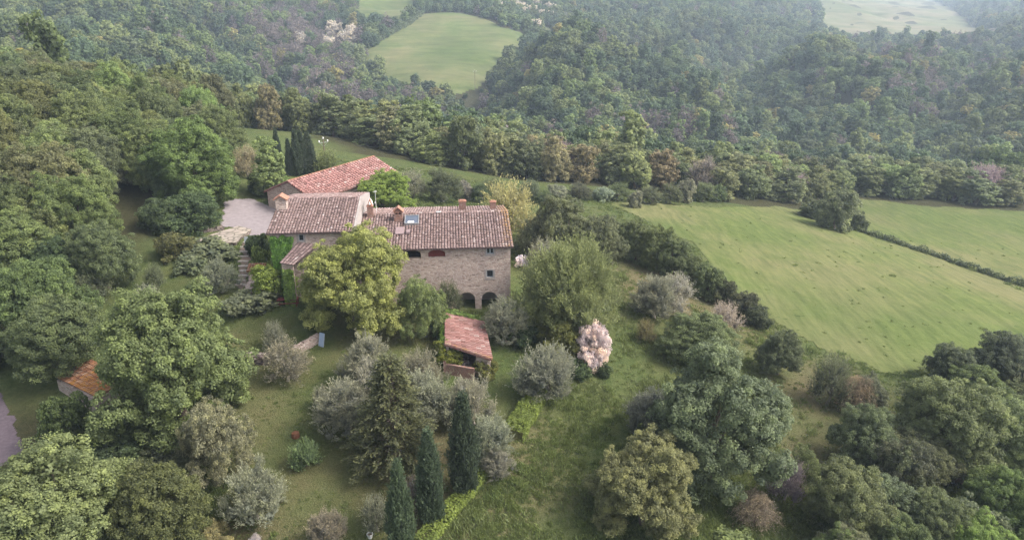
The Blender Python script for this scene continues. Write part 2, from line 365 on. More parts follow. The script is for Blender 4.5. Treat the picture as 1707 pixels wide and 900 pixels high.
def lobes(rng, W_, H_, n, z0, rs=(.26, .38), topbias=.5):
    """a few overlapping uneven masses filling a lopsided dome W_ wide and H_ high that starts at z0"""
    lc, lr = [], []
    R = W_/2; hh = H_-z0; off = rng.normal(0, .10*R, 2); lean = rng.uniform(0, 6.28)
    lc.append((off[0], off[1], z0+hh*.42)); lr.append(min(R, hh*.55)*.66)
    for i in range(n):
        a = i*2.39996 + rng.uniform(-.45, .45); t = ((i+.5)/n)**.8
        r = R*rng.uniform(rs[0], rs[1])*1.15
        rad_ = (R - r)*math.sqrt(t)*rng.uniform(.78, 1.10)*(1 - .16*math.cos(a-lean)); q = min(1, rad_/max(R-r, .01))
        zz = z0 + r*.7 + (hh - r*1.6)*math.sqrt(max(.03, 1-.96*q*q))*rng.uniform(topbias*.8, 1.06)
        lc.append((rad_*math.cos(a), rad_*math.sin(a), zz)); lr.append(r)
    for i in range(max(3, n//3)):                      # a skirt of low masses, so that crowns reach down unevenly
        a = i*2.2 + rng.uniform(-.5, .5); r = R*rng.uniform(rs[0], rs[1]); rad_ = (R-r)*rng.uniform(.6, .95)
        lc.append((rad_*math.cos(a), rad_*math.sin(a), z0 + r*rng.uniform(.45, .9))); lr.append(r)
    return np.array(lc), np.array(lr)
def clump_crown(rng, W_, H_, z0, nl, nc, cr, lpc, leaf, zmin=None, rs=(.26,.38), flat=.9, gap=.0, upb=.45, asp=.72, topbias=.5, rnd=.75):
    lc, lr = lobes(rng, W_, H_, nl, z0, rs, topbias)
    P, D = lobe_points(rng, lc, lr, nc, z0*.6 if zmin is None else zmin, .88, flat)
    keep = rng.random(len(P)) > gap; P, D = P[keep], D[keep]
    m = len(P); rr = cr*rng.uniform(.6, 1.35, m); P = P + D*rng.normal(0, cr*.35, m)[:, None]
    n = m*lpc; k = np.repeat(np.arange(m), lpc)
    d = unit(rdir(rng, n) + D[k]*.55 + np.array([0, 0, .35]))
    c = P[k] + d*(rr[k]*rng.random(n)**.45)[:, None]*np.array([1, 1, .72])
    nr = unit(d*.5 + np.array([0, 0, upb]) + rdir(rng, n)*rnd)
    s = leaf*rng.uniform(.6, 1.3, n)
    q = leafquads(c, nr, rdir(rng, n), s*1.15, s*asp*1.15)
    ct = np.clip(.5 + rng.normal(0, .2, m), 0, 1); t = np.clip(ct[k] + rng.normal(0, .16, n), 0, 1)
    # inner leaves keep the crown from being a hollow shell
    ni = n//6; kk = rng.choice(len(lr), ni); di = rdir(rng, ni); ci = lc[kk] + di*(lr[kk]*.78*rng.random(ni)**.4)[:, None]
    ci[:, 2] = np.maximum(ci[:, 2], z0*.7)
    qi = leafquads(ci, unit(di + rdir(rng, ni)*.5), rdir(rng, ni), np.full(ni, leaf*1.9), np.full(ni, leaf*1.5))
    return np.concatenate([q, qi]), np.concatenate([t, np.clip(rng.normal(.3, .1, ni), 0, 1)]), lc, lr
def sprays(rng, P, D, length, nl, leafL, leafW, spread=.25, droop=0.0, tnt=.2):
    """feathery shoots: leaves set along a shoot that starts at P and runs along D"""
    m = len(P); n = m*nl; k = np.repeat(np.arange(m), nl); s = np.tile((np.arange(nl)+.5)/nl, m)
    ln = length*rng.uniform(.55, 1.3, m)
    c = P[k] + D[k]*(s*ln[k])[:, None] + rng.normal(0, spread, (n, 3))*(ln[k]*(.25+.25*s))[:, None]
    c[:, 2] -= droop*ln[k]*s*s
    al = unit(D[k] + rdir(rng, n)*.55 + np.array([0, 0, -droop])*s[:, None]); nr = unit(rdir(rng, n) + np.array([0, 0, .5]))
    q = leafquads(c, unit(nr - (nr*al).sum(-1, keepdims=True)*al), al, leafL*rng.uniform(.6, 1.3, n), leafW*rng.uniform(.7, 1.3, n))
    t = np.clip(.35 + .3*s + np.repeat(rng.normal(0, tnt, m), nl) + rng.normal(0, .1, n), 0, 1)
    return q, t
def trunk_mesh(rng, name, H_, r0, lc, mat, fork=.25, lean=.05, nlimb=6):
    b = MB(); top = np.array([rng.normal(0, lean*H_), rng.normal(0, lean*H_), H_*fork])
    b.tube([(0, 0, -.5), (0, 0, .05), tuple(top*.5+(0.03*H_*rng.normal(), 0, 0)), tuple(top)], [r0*1.5, r0*1.15, r0*.9, r0*.78], 9)
    for c in lc[:nlimb]:
        c = np.array(c); mid = top*.5 + c*.5 + rng.normal(0, .06*H_, 3); mid[2] = max(mid[2], top[2])
        b.tube([tuple(top*.97), tuple(mid), tuple(c)], [r0*.62, r0*.38, r0*.12], 6)
    me = b.mesh(name, mat)
    for p in me.polygons: p.use_smooth = True
    return me
PROTO = {}
def reg(kind, q, t, trunk, inst=False):
    P = q.reshape(-1, 3)
    w = (np.percentile(P[:, 0], 99.3)-np.percentile(P[:, 0], .7) + np.percentile(P[:, 1], 99.3)-np.percentile(P[:, 1], .7))/2; h = np.percentile(P[:, 2], 99.8)
    PROTO.setdefault(kind, []).append((quadmesh(kind+' crown', q, M_leaf, {'tint': t}), trunk, w, h, P[::max(1, len(P)//700)]))
def make_broad(kind, seed, W_=10, H_=9, z0=1.6, nl=9, nc=270, cr=.78, lpc=95, leaf=.27, bark=None, r0=.26, **kw):
    rng = np.random.default_rng(seed); q, t, lc, lr = clump_crown(rng, W_, H_, z0, nl, nc, cr, lpc, leaf, **kw)
    reg(kind, q, t, trunk_mesh(rng, kind+' trunk', H_, r0, lc[1:], bark or M_bark))
for i in range(4): make_broad('broad', 10+i, nl=11+2*i, nc=620, cr=.52, lpc=120, leaf=.135, rs=(.20, .36), rnd=.7)
for i in range(3): make_broad('lush', 20+i, 10, 9.2, 1.0, 22, 800, .46, 125, .118, rs=(.13, .28), rnd=.55)
for i in range(2): make_broad('airy', 30+i, 10, 8, 1.4, 19, 560, .45, 95, .125, rs=(.14, .25), gap=.12, rnd=.9)
for i in range(3): make_broad('shrub', 40+i, 5, 3.6, .25, 10, 240, .38, 70, .135, r0=.1, zmin=.1, rs=(.18, .34))
for i in range(5): make_broad('mid', 50+i, 9, 9.5, .7, 9+i, 380, .58, 48, .27, rs=(.20, .38), rnd=.62, upb=.25)
for i in range(2): make_broad('tall', 60+i, 6.5, 11, 1, 10, 300, .52, 46, .27, rs=(.24, .42), topbias=.3, rnd=.62)
for i in range(3): make_broad('lowbush', 70+i, 4, 2.2, .1, 6, 80, .5, 40, .26, r0=.07, zmin=.05)
def make_olive(seed, kind='olive', W_=5.5, H_=5.0, z0=.7, nl=17, ns=1700, ln=.8, per=15, L=.19, Wd=.062, up=.8, droop=0., bark=None, rs=(.13, .30), r0=.18, topbias=.5, spread=.25):
    rng = np.random.default_rng(seed); lc, lr = lobes(rng, W_, H_, nl, z0, rs, topbias)
    P, D = lobe_points(rng, lc, lr*.85, ns, z0*.6, .85, 1.1)
    d = unit(D*.7 + np.array([0, 0, up]) + rdir(rng, len(P))*.4)
    q, t = sprays(rng, P, d, ln, per, L, Wd, spread, droop)
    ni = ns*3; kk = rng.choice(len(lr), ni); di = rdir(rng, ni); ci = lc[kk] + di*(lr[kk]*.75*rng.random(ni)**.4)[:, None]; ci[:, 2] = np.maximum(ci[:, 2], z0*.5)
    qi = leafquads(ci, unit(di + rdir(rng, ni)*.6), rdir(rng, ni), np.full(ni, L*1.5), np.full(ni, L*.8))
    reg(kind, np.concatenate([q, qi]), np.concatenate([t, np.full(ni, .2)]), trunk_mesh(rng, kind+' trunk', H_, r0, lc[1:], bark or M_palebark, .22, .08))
def make_plume_olive(seed, kind='olive', W_=5.5, H_=5.0, z0=.7, nl=15, npl=190, nsp=11, ln=.62, per=11, L=.19, Wd=.062, pl=.95):
    """an olive: plumes of upright leafy shoots, tips tinted as if lit, over inner leaves tinted dark for shade"""
    rng = np.random.default_rng(seed); lc, lr = lobes(rng, W_, H_, nl, z0, (.14, .32), .35)
    P, D = lobe_points(rng, lc, lr*.80, npl, z0*.6, .8, 1.1)
    D0 = unit(D*.75 + np.array([0, 0, .9]) + rdir(rng, len(P))*.3); m = len(P); k = np.repeat(np.arange(m), nsp); sc = rng.uniform(.55, 1.35, m)
    s0 = rng.random(m*nsp); st = P[k] + D0[k]*(s0*pl*sc[k]*.6)[:, None] + rng.normal(0, .17, (m*nsp, 3))*sc[k][:, None]
    dd = unit(D0[k] + rdir(rng, m*nsp)*.42)
    q, t = sprays(rng, st, dd, ln, per, L, Wd, .2, 0., .08)
    t = np.clip(t*.7 + .42*np.repeat(s0, per) - .10 + np.repeat(np.repeat(rng.normal(0, .10, m), nsp), per), 0, 1)  # lit tips are put into the tint: it lightens outward along each plume
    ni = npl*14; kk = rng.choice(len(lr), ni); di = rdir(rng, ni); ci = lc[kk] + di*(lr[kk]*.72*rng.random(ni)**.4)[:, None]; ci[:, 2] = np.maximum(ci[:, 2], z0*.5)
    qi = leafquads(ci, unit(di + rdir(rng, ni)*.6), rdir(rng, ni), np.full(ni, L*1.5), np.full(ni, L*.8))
    reg(kind, np.concatenate([q, qi]), np.concatenate([t, np.full(ni, .06)]), trunk_mesh(rng, kind+' trunk', H_, .18, lc[1:], M_palebark, .22, .12))  # inner leaves get a dark tint that paints the shaded gaps
for i in range(6): make_plume_olive(100+i, nl=12+2*(i % 3), H_=4.6+.25*i)
for i in range(2): make_olive(110+i, 'wispy', 5, 4.5, .7, 9, 420, 1.0, 15, .24, .07, .6, 0., rs=(.2, .32))
for i in range(2): make_olive(130+i, 'arching', 6, 5.5, .8, 10, 620, 1.7, 24, .18, .085, .5, .75, M_bark, (.2, .3), .16, spread=.16)
for i in range(1): make_olive(135, 'golden', 11, 8.5, .6, 22, 3200, 1.0, 17, .20, .085, .55, .35, M_bark, (.12, .26), .2, spread=.3)
for i in range(2): make_olive(140+i, 'bare', 8, 10, 2.5, 10, 420, 1.7, 10, .55, .14, .7, 0., M_palebark, (.22, .34), .2)
for i in range(2): make_olive(150+i, 'tuftbush', 2.4, 1.3, .05, 7, 420, .5, 9, .22, .06, .9, 0., M_bark, (.2, .3), .05)
for i in range(2): make_plume_olive(120+i, 'feathery', 10, 8.3, .9, 18, 430, 11, 1.0, 12, .23, .085, 1.8)
def make_cypress(seed, W_=2.5, H_=10.5):
    rng = np.random.default_rng(seed); n = 2300; z = rng.random(n)**1.15; a = rng.random(n)*2*math.pi
    prof = np.interp(z, [0, .08, .3, .6, .85, 1], [.60, .88, 1, .74, .34, .01])
    lob = 1 + .18*np.sin(a*4 + z*9 + seed) + .14*np.sin(a*7 - z*23) + .08*np.sin(a*11+z*51)
    r = W_/2*.86*prof*lob*rng.uniform(.82, 1.05, n)
    P = np.stack([r*np.cos(a), r*np.sin(a), .25 + z*(H_-.8)], -1)
    d = unit(np.stack([np.cos(a)*.35, np.sin(a)*.35, np.full(n, 1.0)], -1) + rdir(rng, n)*.22)
    q, t = sprays(rng, P, d, .75, 11, .22, .10, .16, 0., .22)
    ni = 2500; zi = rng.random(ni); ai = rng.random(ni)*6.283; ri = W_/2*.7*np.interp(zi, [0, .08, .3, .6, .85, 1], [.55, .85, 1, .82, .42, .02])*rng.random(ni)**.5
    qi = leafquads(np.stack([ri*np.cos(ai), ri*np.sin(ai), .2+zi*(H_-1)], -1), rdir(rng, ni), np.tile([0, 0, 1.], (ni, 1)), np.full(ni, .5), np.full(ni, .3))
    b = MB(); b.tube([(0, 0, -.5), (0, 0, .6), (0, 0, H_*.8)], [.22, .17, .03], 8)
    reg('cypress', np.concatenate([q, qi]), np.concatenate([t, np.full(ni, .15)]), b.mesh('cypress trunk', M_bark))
for i in range(3): make_cypress(160+i)
def make_conifer(seed, W_=7.0, H_=11.5):
    rng = np.random.default_rng(seed); Ps, Ds = [], []
    b = MB(); b.tube([(0, 0, -.5), (0, 0, .4), (0, 0, H_*.97)], [.3, .24, .02], 8)
    for i in range(240):
        z = .5 + (H_-.9)*(i/240)**1.05; rr = (W_/2)*(1-(z/H_))**.85*rng.uniform(.72, 1.1) + .12; a = i*2.39996 + rng.normal(0, .2)
        o = np.array([math.cos(a), math.sin(a), .18]); tip = o*rr
        b.tube([(0, 0, z-.1), (tip[0]*.9, tip[1]*.9, z+tip[2]*.9-.1*rr)], [.05, .012], 4)
        m = int(4 + rr*6); s = rng.uniform(.3, 1, m)**.7
        p = o[None]*rr*s[:, None] + rng.normal(0, .12, (m, 3)); p[:, 2] += z - .14*rr*s*s
        Ps.append(p); Ds.append(unit(o[None]*1.0 + np.array([0, 0, .25]) + rdir(rng, m)*.6))
    P = np.concatenate(Ps); D = np.concatenate(Ds)
    q, t = sprays(rng, P, D, .62, 12, .24, .11, .2, .25, .2)
    reg('conifer', q, t, b.mesh('conifer trunk', M_bark))
make_conifer(170)

def far_proto(seed, kind):
    rng = np.random.default_rng(seed)
    if kind == 'bare':
        q, t, lc, lr = clump_crown(rng, 8, 10, 2.5, 8, 46, 1.1, 22, .55, gap=.1, asp=.35, rnd=1.0)
    elif kind == 'tall':
        q, t, lc, lr = clump_crown(rng, 6.5, 12.5, 2, 6, 95, .85, 40, .44, rs=(.3, .45), topbias=.3, rnd=.26, upb=.06)
    else:
        q, t, lc, lr = clump_crown(rng, 9, 10, 1.6, 5+seed % 4, 130, .85, 40, .46, rs=(.26, .46), rnd=.24, upb=.06)
    b = MB(); b.tube([(0, 0, -2), (0, 0, 5)], [.22, .12], 5); tm = b.mesh('t', M_bark)
    me = quadmesh('far crown', q, M_fleaf, {'tint': t}); me.materials.append(M_bark)
    bm = bmesh.new(); bm.from_mesh(me); n0 = len(bm.faces); bm.from_mesh(tm); bm.faces.ensure_lookup_table()
    for f in bm.faces[n0:]: f.material_index = 1
    bm.to_mesh(me); bm.free()
    return me
# ------------------------------------------------------------------ ground
O_H = at(851, 513, 85.0)
M1 = pxpoly([(608,88),(640,66),(700,26),(762,22),(840,48),(905,74),(868,90),(835,120),(800,150),(745,160),(690,150),(640,130),(606,116)])
M2 = pxpoly([(592,24),(600,-12),(694,-10),(690,24),(655,50),(600,46)])
M3 = pxpoly([(888,45),(920,47),(950,68),(915,72)])
M4 = pxpoly([(1345,-4),(1400,-9),(1500,-4),(1600,24),(1690,56),(1650,72),(1560,72),(1470,66),(1440,72),(1380,62),(1362,20)])
FIELD = pxpoly([(1020,342),(1060,336),(1180,346),(1300,345),(1338,350),(1420,385),(1560,430),(1707,478),(2000,560),(2000,640),(1707,600),(1600,585),(1545,615),(1480,622),(1400,590),(1340,566),(1280,528),(1228,496),(1190,455),(1150,405),(1085,372)])
FIELD2 = pxpoly([(1344,349),(1440,333),(1560,345),(1707,352),(2050,372),(2050,565),(1707,474),(1562,426),(1424,381)])
LAWN = pxpoly([(175,545),(235,450),(330,445),(420,470),(480,508),(700,540),(850,560),(890,660),(850,728),(790,800),(700,930),(360,930),(395,760),(420,640),(330,560)])
DRY = [pxpoly(p) for p in ([(1030,435),(1075,445),(1160,485),(1255,540),(1240,570),(1150,540),(1060,500)], [(1300,600),(1380,625),(1400,700),(1350,800),(1290,790),(1310,690)],
        [(600,690),(760,680),(800,770),(700,880),(640,850)], [(400,590),(440,620),(430,780),(395,790)], [(620,510),(690,520),(700,560),(640,570)], [(380,820),(520,900),(400,930)], [(730,890),(800,800),(870,735),(880,740),(820,820),(760,900)])]
xx, yy = np.meshgrid(GX, GY); fx_, fy_ = xx.ravel(), yy.ravel()
wob = (vnoise(fx_/6, fy_/6, 21)-.5)*5 + (vnoise(fx_/2, fy_/2, 22)-.5)*2.4
def soft(poly, w=3.0):
    d = dist_line(list(poly)+[poly[0]], fx_, fy_); s = np.where(inside(poly, fx_, fy_), d, -d)
    return np.clip((s + wob)/w*.5 + .5, 0, 1)
lawn = soft(LAWN); dry = np.max([soft(p, 7) for p in DRY], 0)
wood = ((fy_ > 175) & (np.abs(fx_) < 6000)).astype(float); wood = np.maximum(wood, soft(pxpoly([(-250,640),(60,560),(180,470),(250,400),(372,330),(378,290),(0,150),(-250,150)]), 4))
wood = np.maximum(wood, soft(pxpoly([(1400,640),(1480,640),(1600,600),(2000,660),(2000,960),(1380,960),(1370,800)]), 5)*.8)
wood = np.maximum(wood, soft(pxpoly([(60,660),(150,670),(200,740),(340,730),(380,800),(380,960),(-200,960),(-200,760)]), 4))
glade = soft(pxpoly([(378,214),(450,214),(530,232),(610,268),(660,320),(880,320),(1010,345),(900,420),(380,420),(370,300)]), 4)
wood = np.clip(wood - glade, 0, 1)
me = bpy.data.meshes.new('ground'); nx, ny = len(GX), len(GY)
me.vertices.add(nx*ny); me.vertices.foreach_set('co', np.stack([fx_, fy_, GZ.ravel()], -1).astype(np.float32).ravel())
i_ = (np.arange(ny-1)[:, None]*nx + np.arange(nx-1)[None]).ravel(); q = np.stack([i_, i_+1, i_+1+nx, i_+nx], -1).astype(np.int32)
me.loops.add(q.size); me.loops.foreach_set('vertex_index', q.ravel()); me.polygons.add(len(q)); me.polygons.foreach_set('loop_start', np.arange(0, q.size, 4, dtype=np.int32))
me.polygons.foreach_set('use_smooth', np.ones(len(q), bool))
for k, v in (('lawn', lawn), ('dry', dry), ('wood', wood)):
    a = me.attributes.new(k, 'FLOAT', 'POINT'); a.data.foreach_set('value', v.astype(np.float32))
me.update(calc_edges=True)
m, nt, b = nmat('ground cover')
pos = nt.nodes.new('ShaderNodeTexCoord').outputs['Object']
n1 = noise(nt, 1.6, 6, .7, pos); n2 = noise(nt, .16, 4, .6, pos); n3 = noise(nt, 7, 3, .7, pos); n4 = noise(nt, .045, 3, .5, pos)
rough = mixc(nt, ramp(nt, n1, [(.35, 0.0), (.68, 1.0)]), (.058, .084, .026), (.118, .142, .052))
rough = mixc(nt, ramp(nt, n2, [(.42, 0.0), (.74, .45)]), rough, (.150, .142, .062))
lawnc = mixc(nt, ramp(nt, n1, [(.3, 0.0), (.7, 1.0)]), (.056, .084, .025), (.098, .124, .042))
lawnc = mixc(nt, ramp(nt, n2, [(.44, 0.0), (.72, .6)]), lawnc, (.125, .112, .050))
c = mixc(nt, attr(nt, 'lawn').outputs['Fac'], rough, lawnc)
dryc = mixc(nt, ramp(nt, n3, [(.3, 0.0), (.7, 1.0)]), (.135, .105, .060), (.225, .175, .105))
dm = math_(nt, 'MULTIPLY', attr(nt, 'dry').outputs['Fac'], ramp(nt, n2, [(.28, .45), (.6, .95)]))
c = mixc(nt, dm, c, dryc)
woodc = mixc(nt, ramp(nt, n1, [(.3, 0.0), (.7, 1.0)]), (.040, .042, .020), (.075, .070, .034))
c = mixc(nt, attr(nt, 'wood').outputs['Fac'], c, woodc)
c = mixc(nt, 1, c, ramp(nt, n3, [(.25, (.72, .72, .72)), (.75, (1.22, 1.22, 1.2))]), 'MULTIPLY')
nt.links.new(c, b.inputs['Base Color']); b.inputs['Roughness'].default_value = .95; b.inputs['Specular IOR Level'].default_value = .1
bump(nt, b, n3, .9, .25)
me.materials.append(m); tag(link('ground', me), kind='structure')

def draped(name, poly, step, off, mat, label=None):
    P = np.array([p[:2] for p in poly]); lo, hi = P.min(0)-step, P.max(0)+step
    X = np.arange(lo[0], hi[0]+step, step); Y = np.arange(lo[1], hi[1]+step, step)
    cx, cy = np.meshgrid((X[:-1]+X[1:])/2, (Y[:-1]+Y[1:])/2)
    w = (vnoise(cx/(step*5), cy/(step*5), 31)-.5)*step*3; w2 = (vnoise(cx/(step*5)+40, cy/(step*5), 32)-.5)*step*3
    j, i = np.nonzero(inside(poly, cx+w, cy+w2))
    n1 = len(X); q = np.stack([j*n1+i, j*n1+i+1, (j+1)*n1+i+1, (j+1)*n1+i], -1); u, inv = np.unique(q, return_inverse=True); inv = inv.reshape(q.shape)
    vx, vy = X[u % n1], Y[u // n1]; me = bpy.data.meshes.new(name)
    me.from_pydata(np.stack([vx, vy, H(vx, vy)+off], -1).tolist(), [], inv.tolist()); me.materials.append(mat)
    me.polygons.foreach_set('use_smooth', np.ones(len(me.polygons), bool)); me.update()
    return tag(link(name, me), kind='structure')
def field_mat(name, a, bcol, dcol, streak, k=1.0):
    m, nt, b = nmat(name); pos = nt.nodes.new('ShaderNodeTexCoord').outputs['Object']
    n1 = noise(nt, .55*k, 6, .75, pos); n2 = noise(nt, .035*k**.5, 5, .65, pos); n3 = noise(nt, 1.0, 4, .7, pos, streak)
    c = mixc(nt, ramp(nt, n1, [(.3, 0.0), (.7, 1.0)]), a, bcol)
    c = mixc(nt, ramp(nt, n2, [(.40, 0.0), (.62, .9)]), c, dcol); c = mixc(nt, ramp(nt, noise(nt, .011, 5, .65, pos), [(.42, 0.0), (.62, .55)]), c, (.075, .105, .034))
    c = mixc(nt, 1, c, ramp(nt, n3, [(.3, (.68, .74, .66)), (.7, (1.26, 1.20, 1.2))]), 'MULTIPLY')
    w = noise(nt, .9*k, 3, .6, pos, (.6, 1.6, 1)); c = mixc(nt, ramp(nt, w, [(.66, 0.0), (.72, .85)]), c, (.045, .07, .020))
    nt.links.new(c, b.inputs['Base Color']); b.inputs['Roughness'].default_value = .95; b.inputs['Specular IOR Level'].default_value = .1
    bump(nt, b, n1, .8, .3); return m
M_field = field_mat('hay meadow grass', (.086, .118, .033), (.130, .155, .050), (.160, .155, .072), (.9, .12, .5))
M_meadow = field_mat('hill meadow grass', (.085, .125, .040), (.150, .175, .066), (.170, .165, .080), (.03, .10, .1), .22)
M_stubble = field_mat('pale ploughed field', (.13, .155, .075), (.19, .19, .10), (.27, .22, .15), (.006, .03, .1), .05)
draped('field', FIELD, .9, .06, M_field); draped('field', FIELD2, 1.1, .06, M_field)
draped('meadow', M1, 2.2, .25, M_meadow); draped('meadow', M2, 3, .3, M_meadow); draped('meadow', M3, 2.5, .3, M_meadow); draped('field', M4, 6, .5, M_stubble)
M_gravel = flat_mat('pinkish grey gravel', (.25, .215, .22), .95, .18, 1.6, bumps=.4)
M_track = flat_mat('purple grey gravel track', (.105, .082, .096), .95, .25, 3, bumps=.5)
M_soil = flat_mat('bare trodden soil', (.16, .12, .095), .95, .3, 2, bumps=.4)
draped('yard', pxpoly([(372,345),(385,331),(420,332),(452,345),(470,352),(470,372),(448,392),(418,394),(398,380),(372,378)]), .3, .05, M_gravel)
draped('road', pxpoly([(-60,610),(-10,640),(30,718),(38,760),(-40,800),(-80,700)]), .22, .05, M_track)
draped('path', pxpoly([(402,405),(414,404),(416,436),(410,470),(404,484),(396,478),(402,450),(405,430)]), .25, .05, M_soil)

# ------------------------------------------------------------------ the far woods (nobody could count them)
def pxof(x, y, z):
    zc = y*cp - (z-ZC)*sp; return 853.5 + F*x/zc, 450 - F*(y*sp + (z-ZC)*cp)/zc
BX = [-400, 0, 200, 372, 385, 480, 600]; BY = [166, 166, 168, 170, 203, 205, 196]
for px, py in ((690, 292), (800, 296), (900, 304), (1000, 314), (1060, 330), (1180, 340), (1300, 341), (1345, 343), (1440, 331), (1560, 342), (1707, 349), (2050, 368)): BX.append(px); BY.append(float(G(px, py)[1]) + 3.5)
print('belt', [round(v) for v in BY])
def belt(x, y): return np.interp(853.5 + F*x/(y*cp + 38*sp), BX, BY)
rng = np.random.default_rng(3)
PTS = []
def lattice(x0, x1, y0, y1, s):
    X, Y = np.meshgrid(np.arange(x0, x1, s), np.arange(y0, y1, s*.87)); X = X + (np.arange(X.shape[0]) % 2)[:, None]*s*.5
    X = X.ravel() + rng.uniform(-.36, .36, X.size)*s; Y = Y.ravel() + rng.uniform(-.36, .36, Y.size)*s; return X, Y
for (y0, y1, s) in ((160, 620, 8.8), (620, 1150, 9.6), (1150, 2700, 15)):
    X, Y = lattice(-y1*.95, y1*.95, y0, y1, s)
    k = (np.abs(X) < Y*.88 + 40) & (Y > belt(X, Y) + np.where(X/Y < -.40, 3, 29))
    if y0 > 1000: k &= (X > 120)
    for p in (M1, M2, M3, M4): k &= ~inside(p, X, Y)
    k &= rng.random(len(X)) > .03
    PTS.append(np.stack([X[k], Y[k], np.full(k.sum(), s/6.9)], -1))
# the overhead line's clearing runs straight down to the valley
PTS = np.concatenate(PTS); CUT = [tuple(G(790, 134)[:2]), (float(at(799,268,250)[0]), 250)]
dc = dist_line(CUT, PTS[:, 0], PTS[:, 1]); PTS = PTS[(dc > 5.0) | (PTS[:, 1] > G(790,134)[1]+20)]
px_, py_ = pxof(PTS[:, 0], PTS[:, 1], H(PTS[:, 0], PTS[:, 1]) + 8)
x, y = PTS[:, 0], PTS[:, 1]; n = len(PTS)
def blob(cx, cy, rx, ry): return np.exp(-(((px_-cx)/rx)**2 + ((py_-cy)/ry)**2))
pal = np.array([(.070,.098,.042),(.088,.116,.046),(.058,.084,.044),(.104,.124,.052),(.078,.096,.052)])
pn = np.clip((vnoise(x/40, y/60, 41)*.55 + rng.random(n)*.45)*5, 0, 4.99).astype(int); col = pal[pn]*rng.uniform(.72, 1.30, (n, 1))
idx = np.where(rng.random(n) < .2, 4 + rng.integers(0, 2, n), rng.integers(0, 4, n))
pb = .03 + .85*blob(490, 55, 85, 50) + .6*blob(540, 150, 80, 45) + .4*blob(690, 160, 60, 40) + .30*blob(1560, 120, 120, 60) + .5*blob(1080, 215, 90, 25) + .2*blob(900, 260, 200, 20)
br = rng.random(n) < pb; idx[br] = 6 + rng.integers(0, 2, br.sum()); col[br] = np.array([.115, .098, .088])*rng.uniform(.75, 1.25, (br.sum(), 1))
pw = np.maximum.reduce([blob(570, 62, 26, 20), blob(500, 68, 10, 10), blob(850, 6, 26, 12)*.9, blob(900, 18, 25, 12)*.5, blob(880, 64, 20, 6)*.7]); w_ = rng.random(n) < pw*.85
col[w_] = np.array([.34, .31, .26])*rng.uniform(.8, 1.1, (w_.sum(), 1))
yl = rng.random(n) < .02; col[yl] = np.array([.17, .155, .06])*rng.uniform(.8, 1.2, (yl.sum(), 1))
scl = rng.uniform(.66, 1.38, n)*np.sqrt(PTS[:, 2])*np.where(PTS[:, 2] > 1.9, 1.25, 1)
low = (dist_line([tuple(G(650,145)[:2]), tuple(G(790,150)[:2])], x, y) < 16); scl[low] *= .4
me = bpy.data.meshes.new('forest'); me.vertices.add(n)
me.vertices.foreach_set('co', np.stack([x, y, H(x, y)-.4], -1).astype(np.float32).ravel())
for nm, ty, key, v in (('rot', 'FLOAT_VECTOR', 'vector', np.stack([rng.normal(0, .05, n), rng.normal(0, .05, n), rng.uniform(0, 6.28, n)], -1)),
                       ('scl', 'FLOAT_VECTOR', 'vector', np.stack([scl, scl, scl*rng.uniform(.85, 1.25, n)], -1)), ('idx', 'INT', 'value', idx.astype(np.int32)),
                       ('col', 'FLOAT_COLOR', 'color', np.concatenate([col, np.ones((n, 1))], 1))):
    a = me.attributes.new(nm, ty, 'POINT'); a.data.foreach_set(key, (v if ty == 'INT' else v.astype(np.float32)).ravel())
def scatter_group(name, coll):
    ng = bpy.data.node_groups.new(name, 'GeometryNodeTree')
    ng.interface.new_socket('Geometry', in_out='INPUT', socket_type='NodeSocketGeometry'); ng.interface.new_socket('Geometry', in_out='OUTPUT', socket_type='NodeSocketGeometry')
    gi = ng.nodes.new('NodeGroupInput'); go = ng.nodes.new('NodeGroupOutput'); ip = ng.nodes.new('GeometryNodeInstanceOnPoints')
    ci = ng.nodes.new('GeometryNodeCollectionInfo'); ci.inputs['Collection'].default_value = coll; ci.inputs['Separate Children'].default_value = True; ci.inputs['Reset Children'].default_value = True
    def na(nm, ty):
        a = ng.nodes.new('GeometryNodeInputNamedAttribute'); a.data_type = ty; a.inputs['Name'].default_value = nm; return [o for o in a.outputs if o.enabled][0]
    e2r = ng.nodes.new('FunctionNodeEulerToRotation'); L = ng.links
    L.new(gi.outputs[0], ip.inputs['Points']); L.new(ci.outputs[0], ip.inputs['Instance']); ip.inputs['Pick Instance'].default_value = True
    L.new(na('idx', 'INT'), ip.inputs['Instance Index']); L.new(na('rot', 'FLOAT_VECTOR'), e2r.inputs[0]); L.new(e2r.outputs[0], ip.inputs['Rotation'])
    L.new(na('scl', 'FLOAT_VECTOR'), ip.inputs['Scale']); L.new(ip.outputs[0], go.inputs[0]); return ng
fc = bpy.data.collections.new('forest sources')
for i, (sd, kd) in enumerate([(1,'r'),(2,'r'),(3,'r'),(4,'r'),(5,'tall'),(6,'tall'),(7,'bare'),(8,'bare')]):
    fc.objects.link(bpy.data.objects.new('source %02d' % i, far_proto(200+sd, kd)))
fo = link('forest', me); md = fo.modifiers.new('scatter', 'NODES'); md.node_group = scatter_group('forest scatter', fc)
tag(fo, 'dense mixed woodland covering the far hillsides across the valley', 'forest', kind='stuff')
print('forest trees', n)

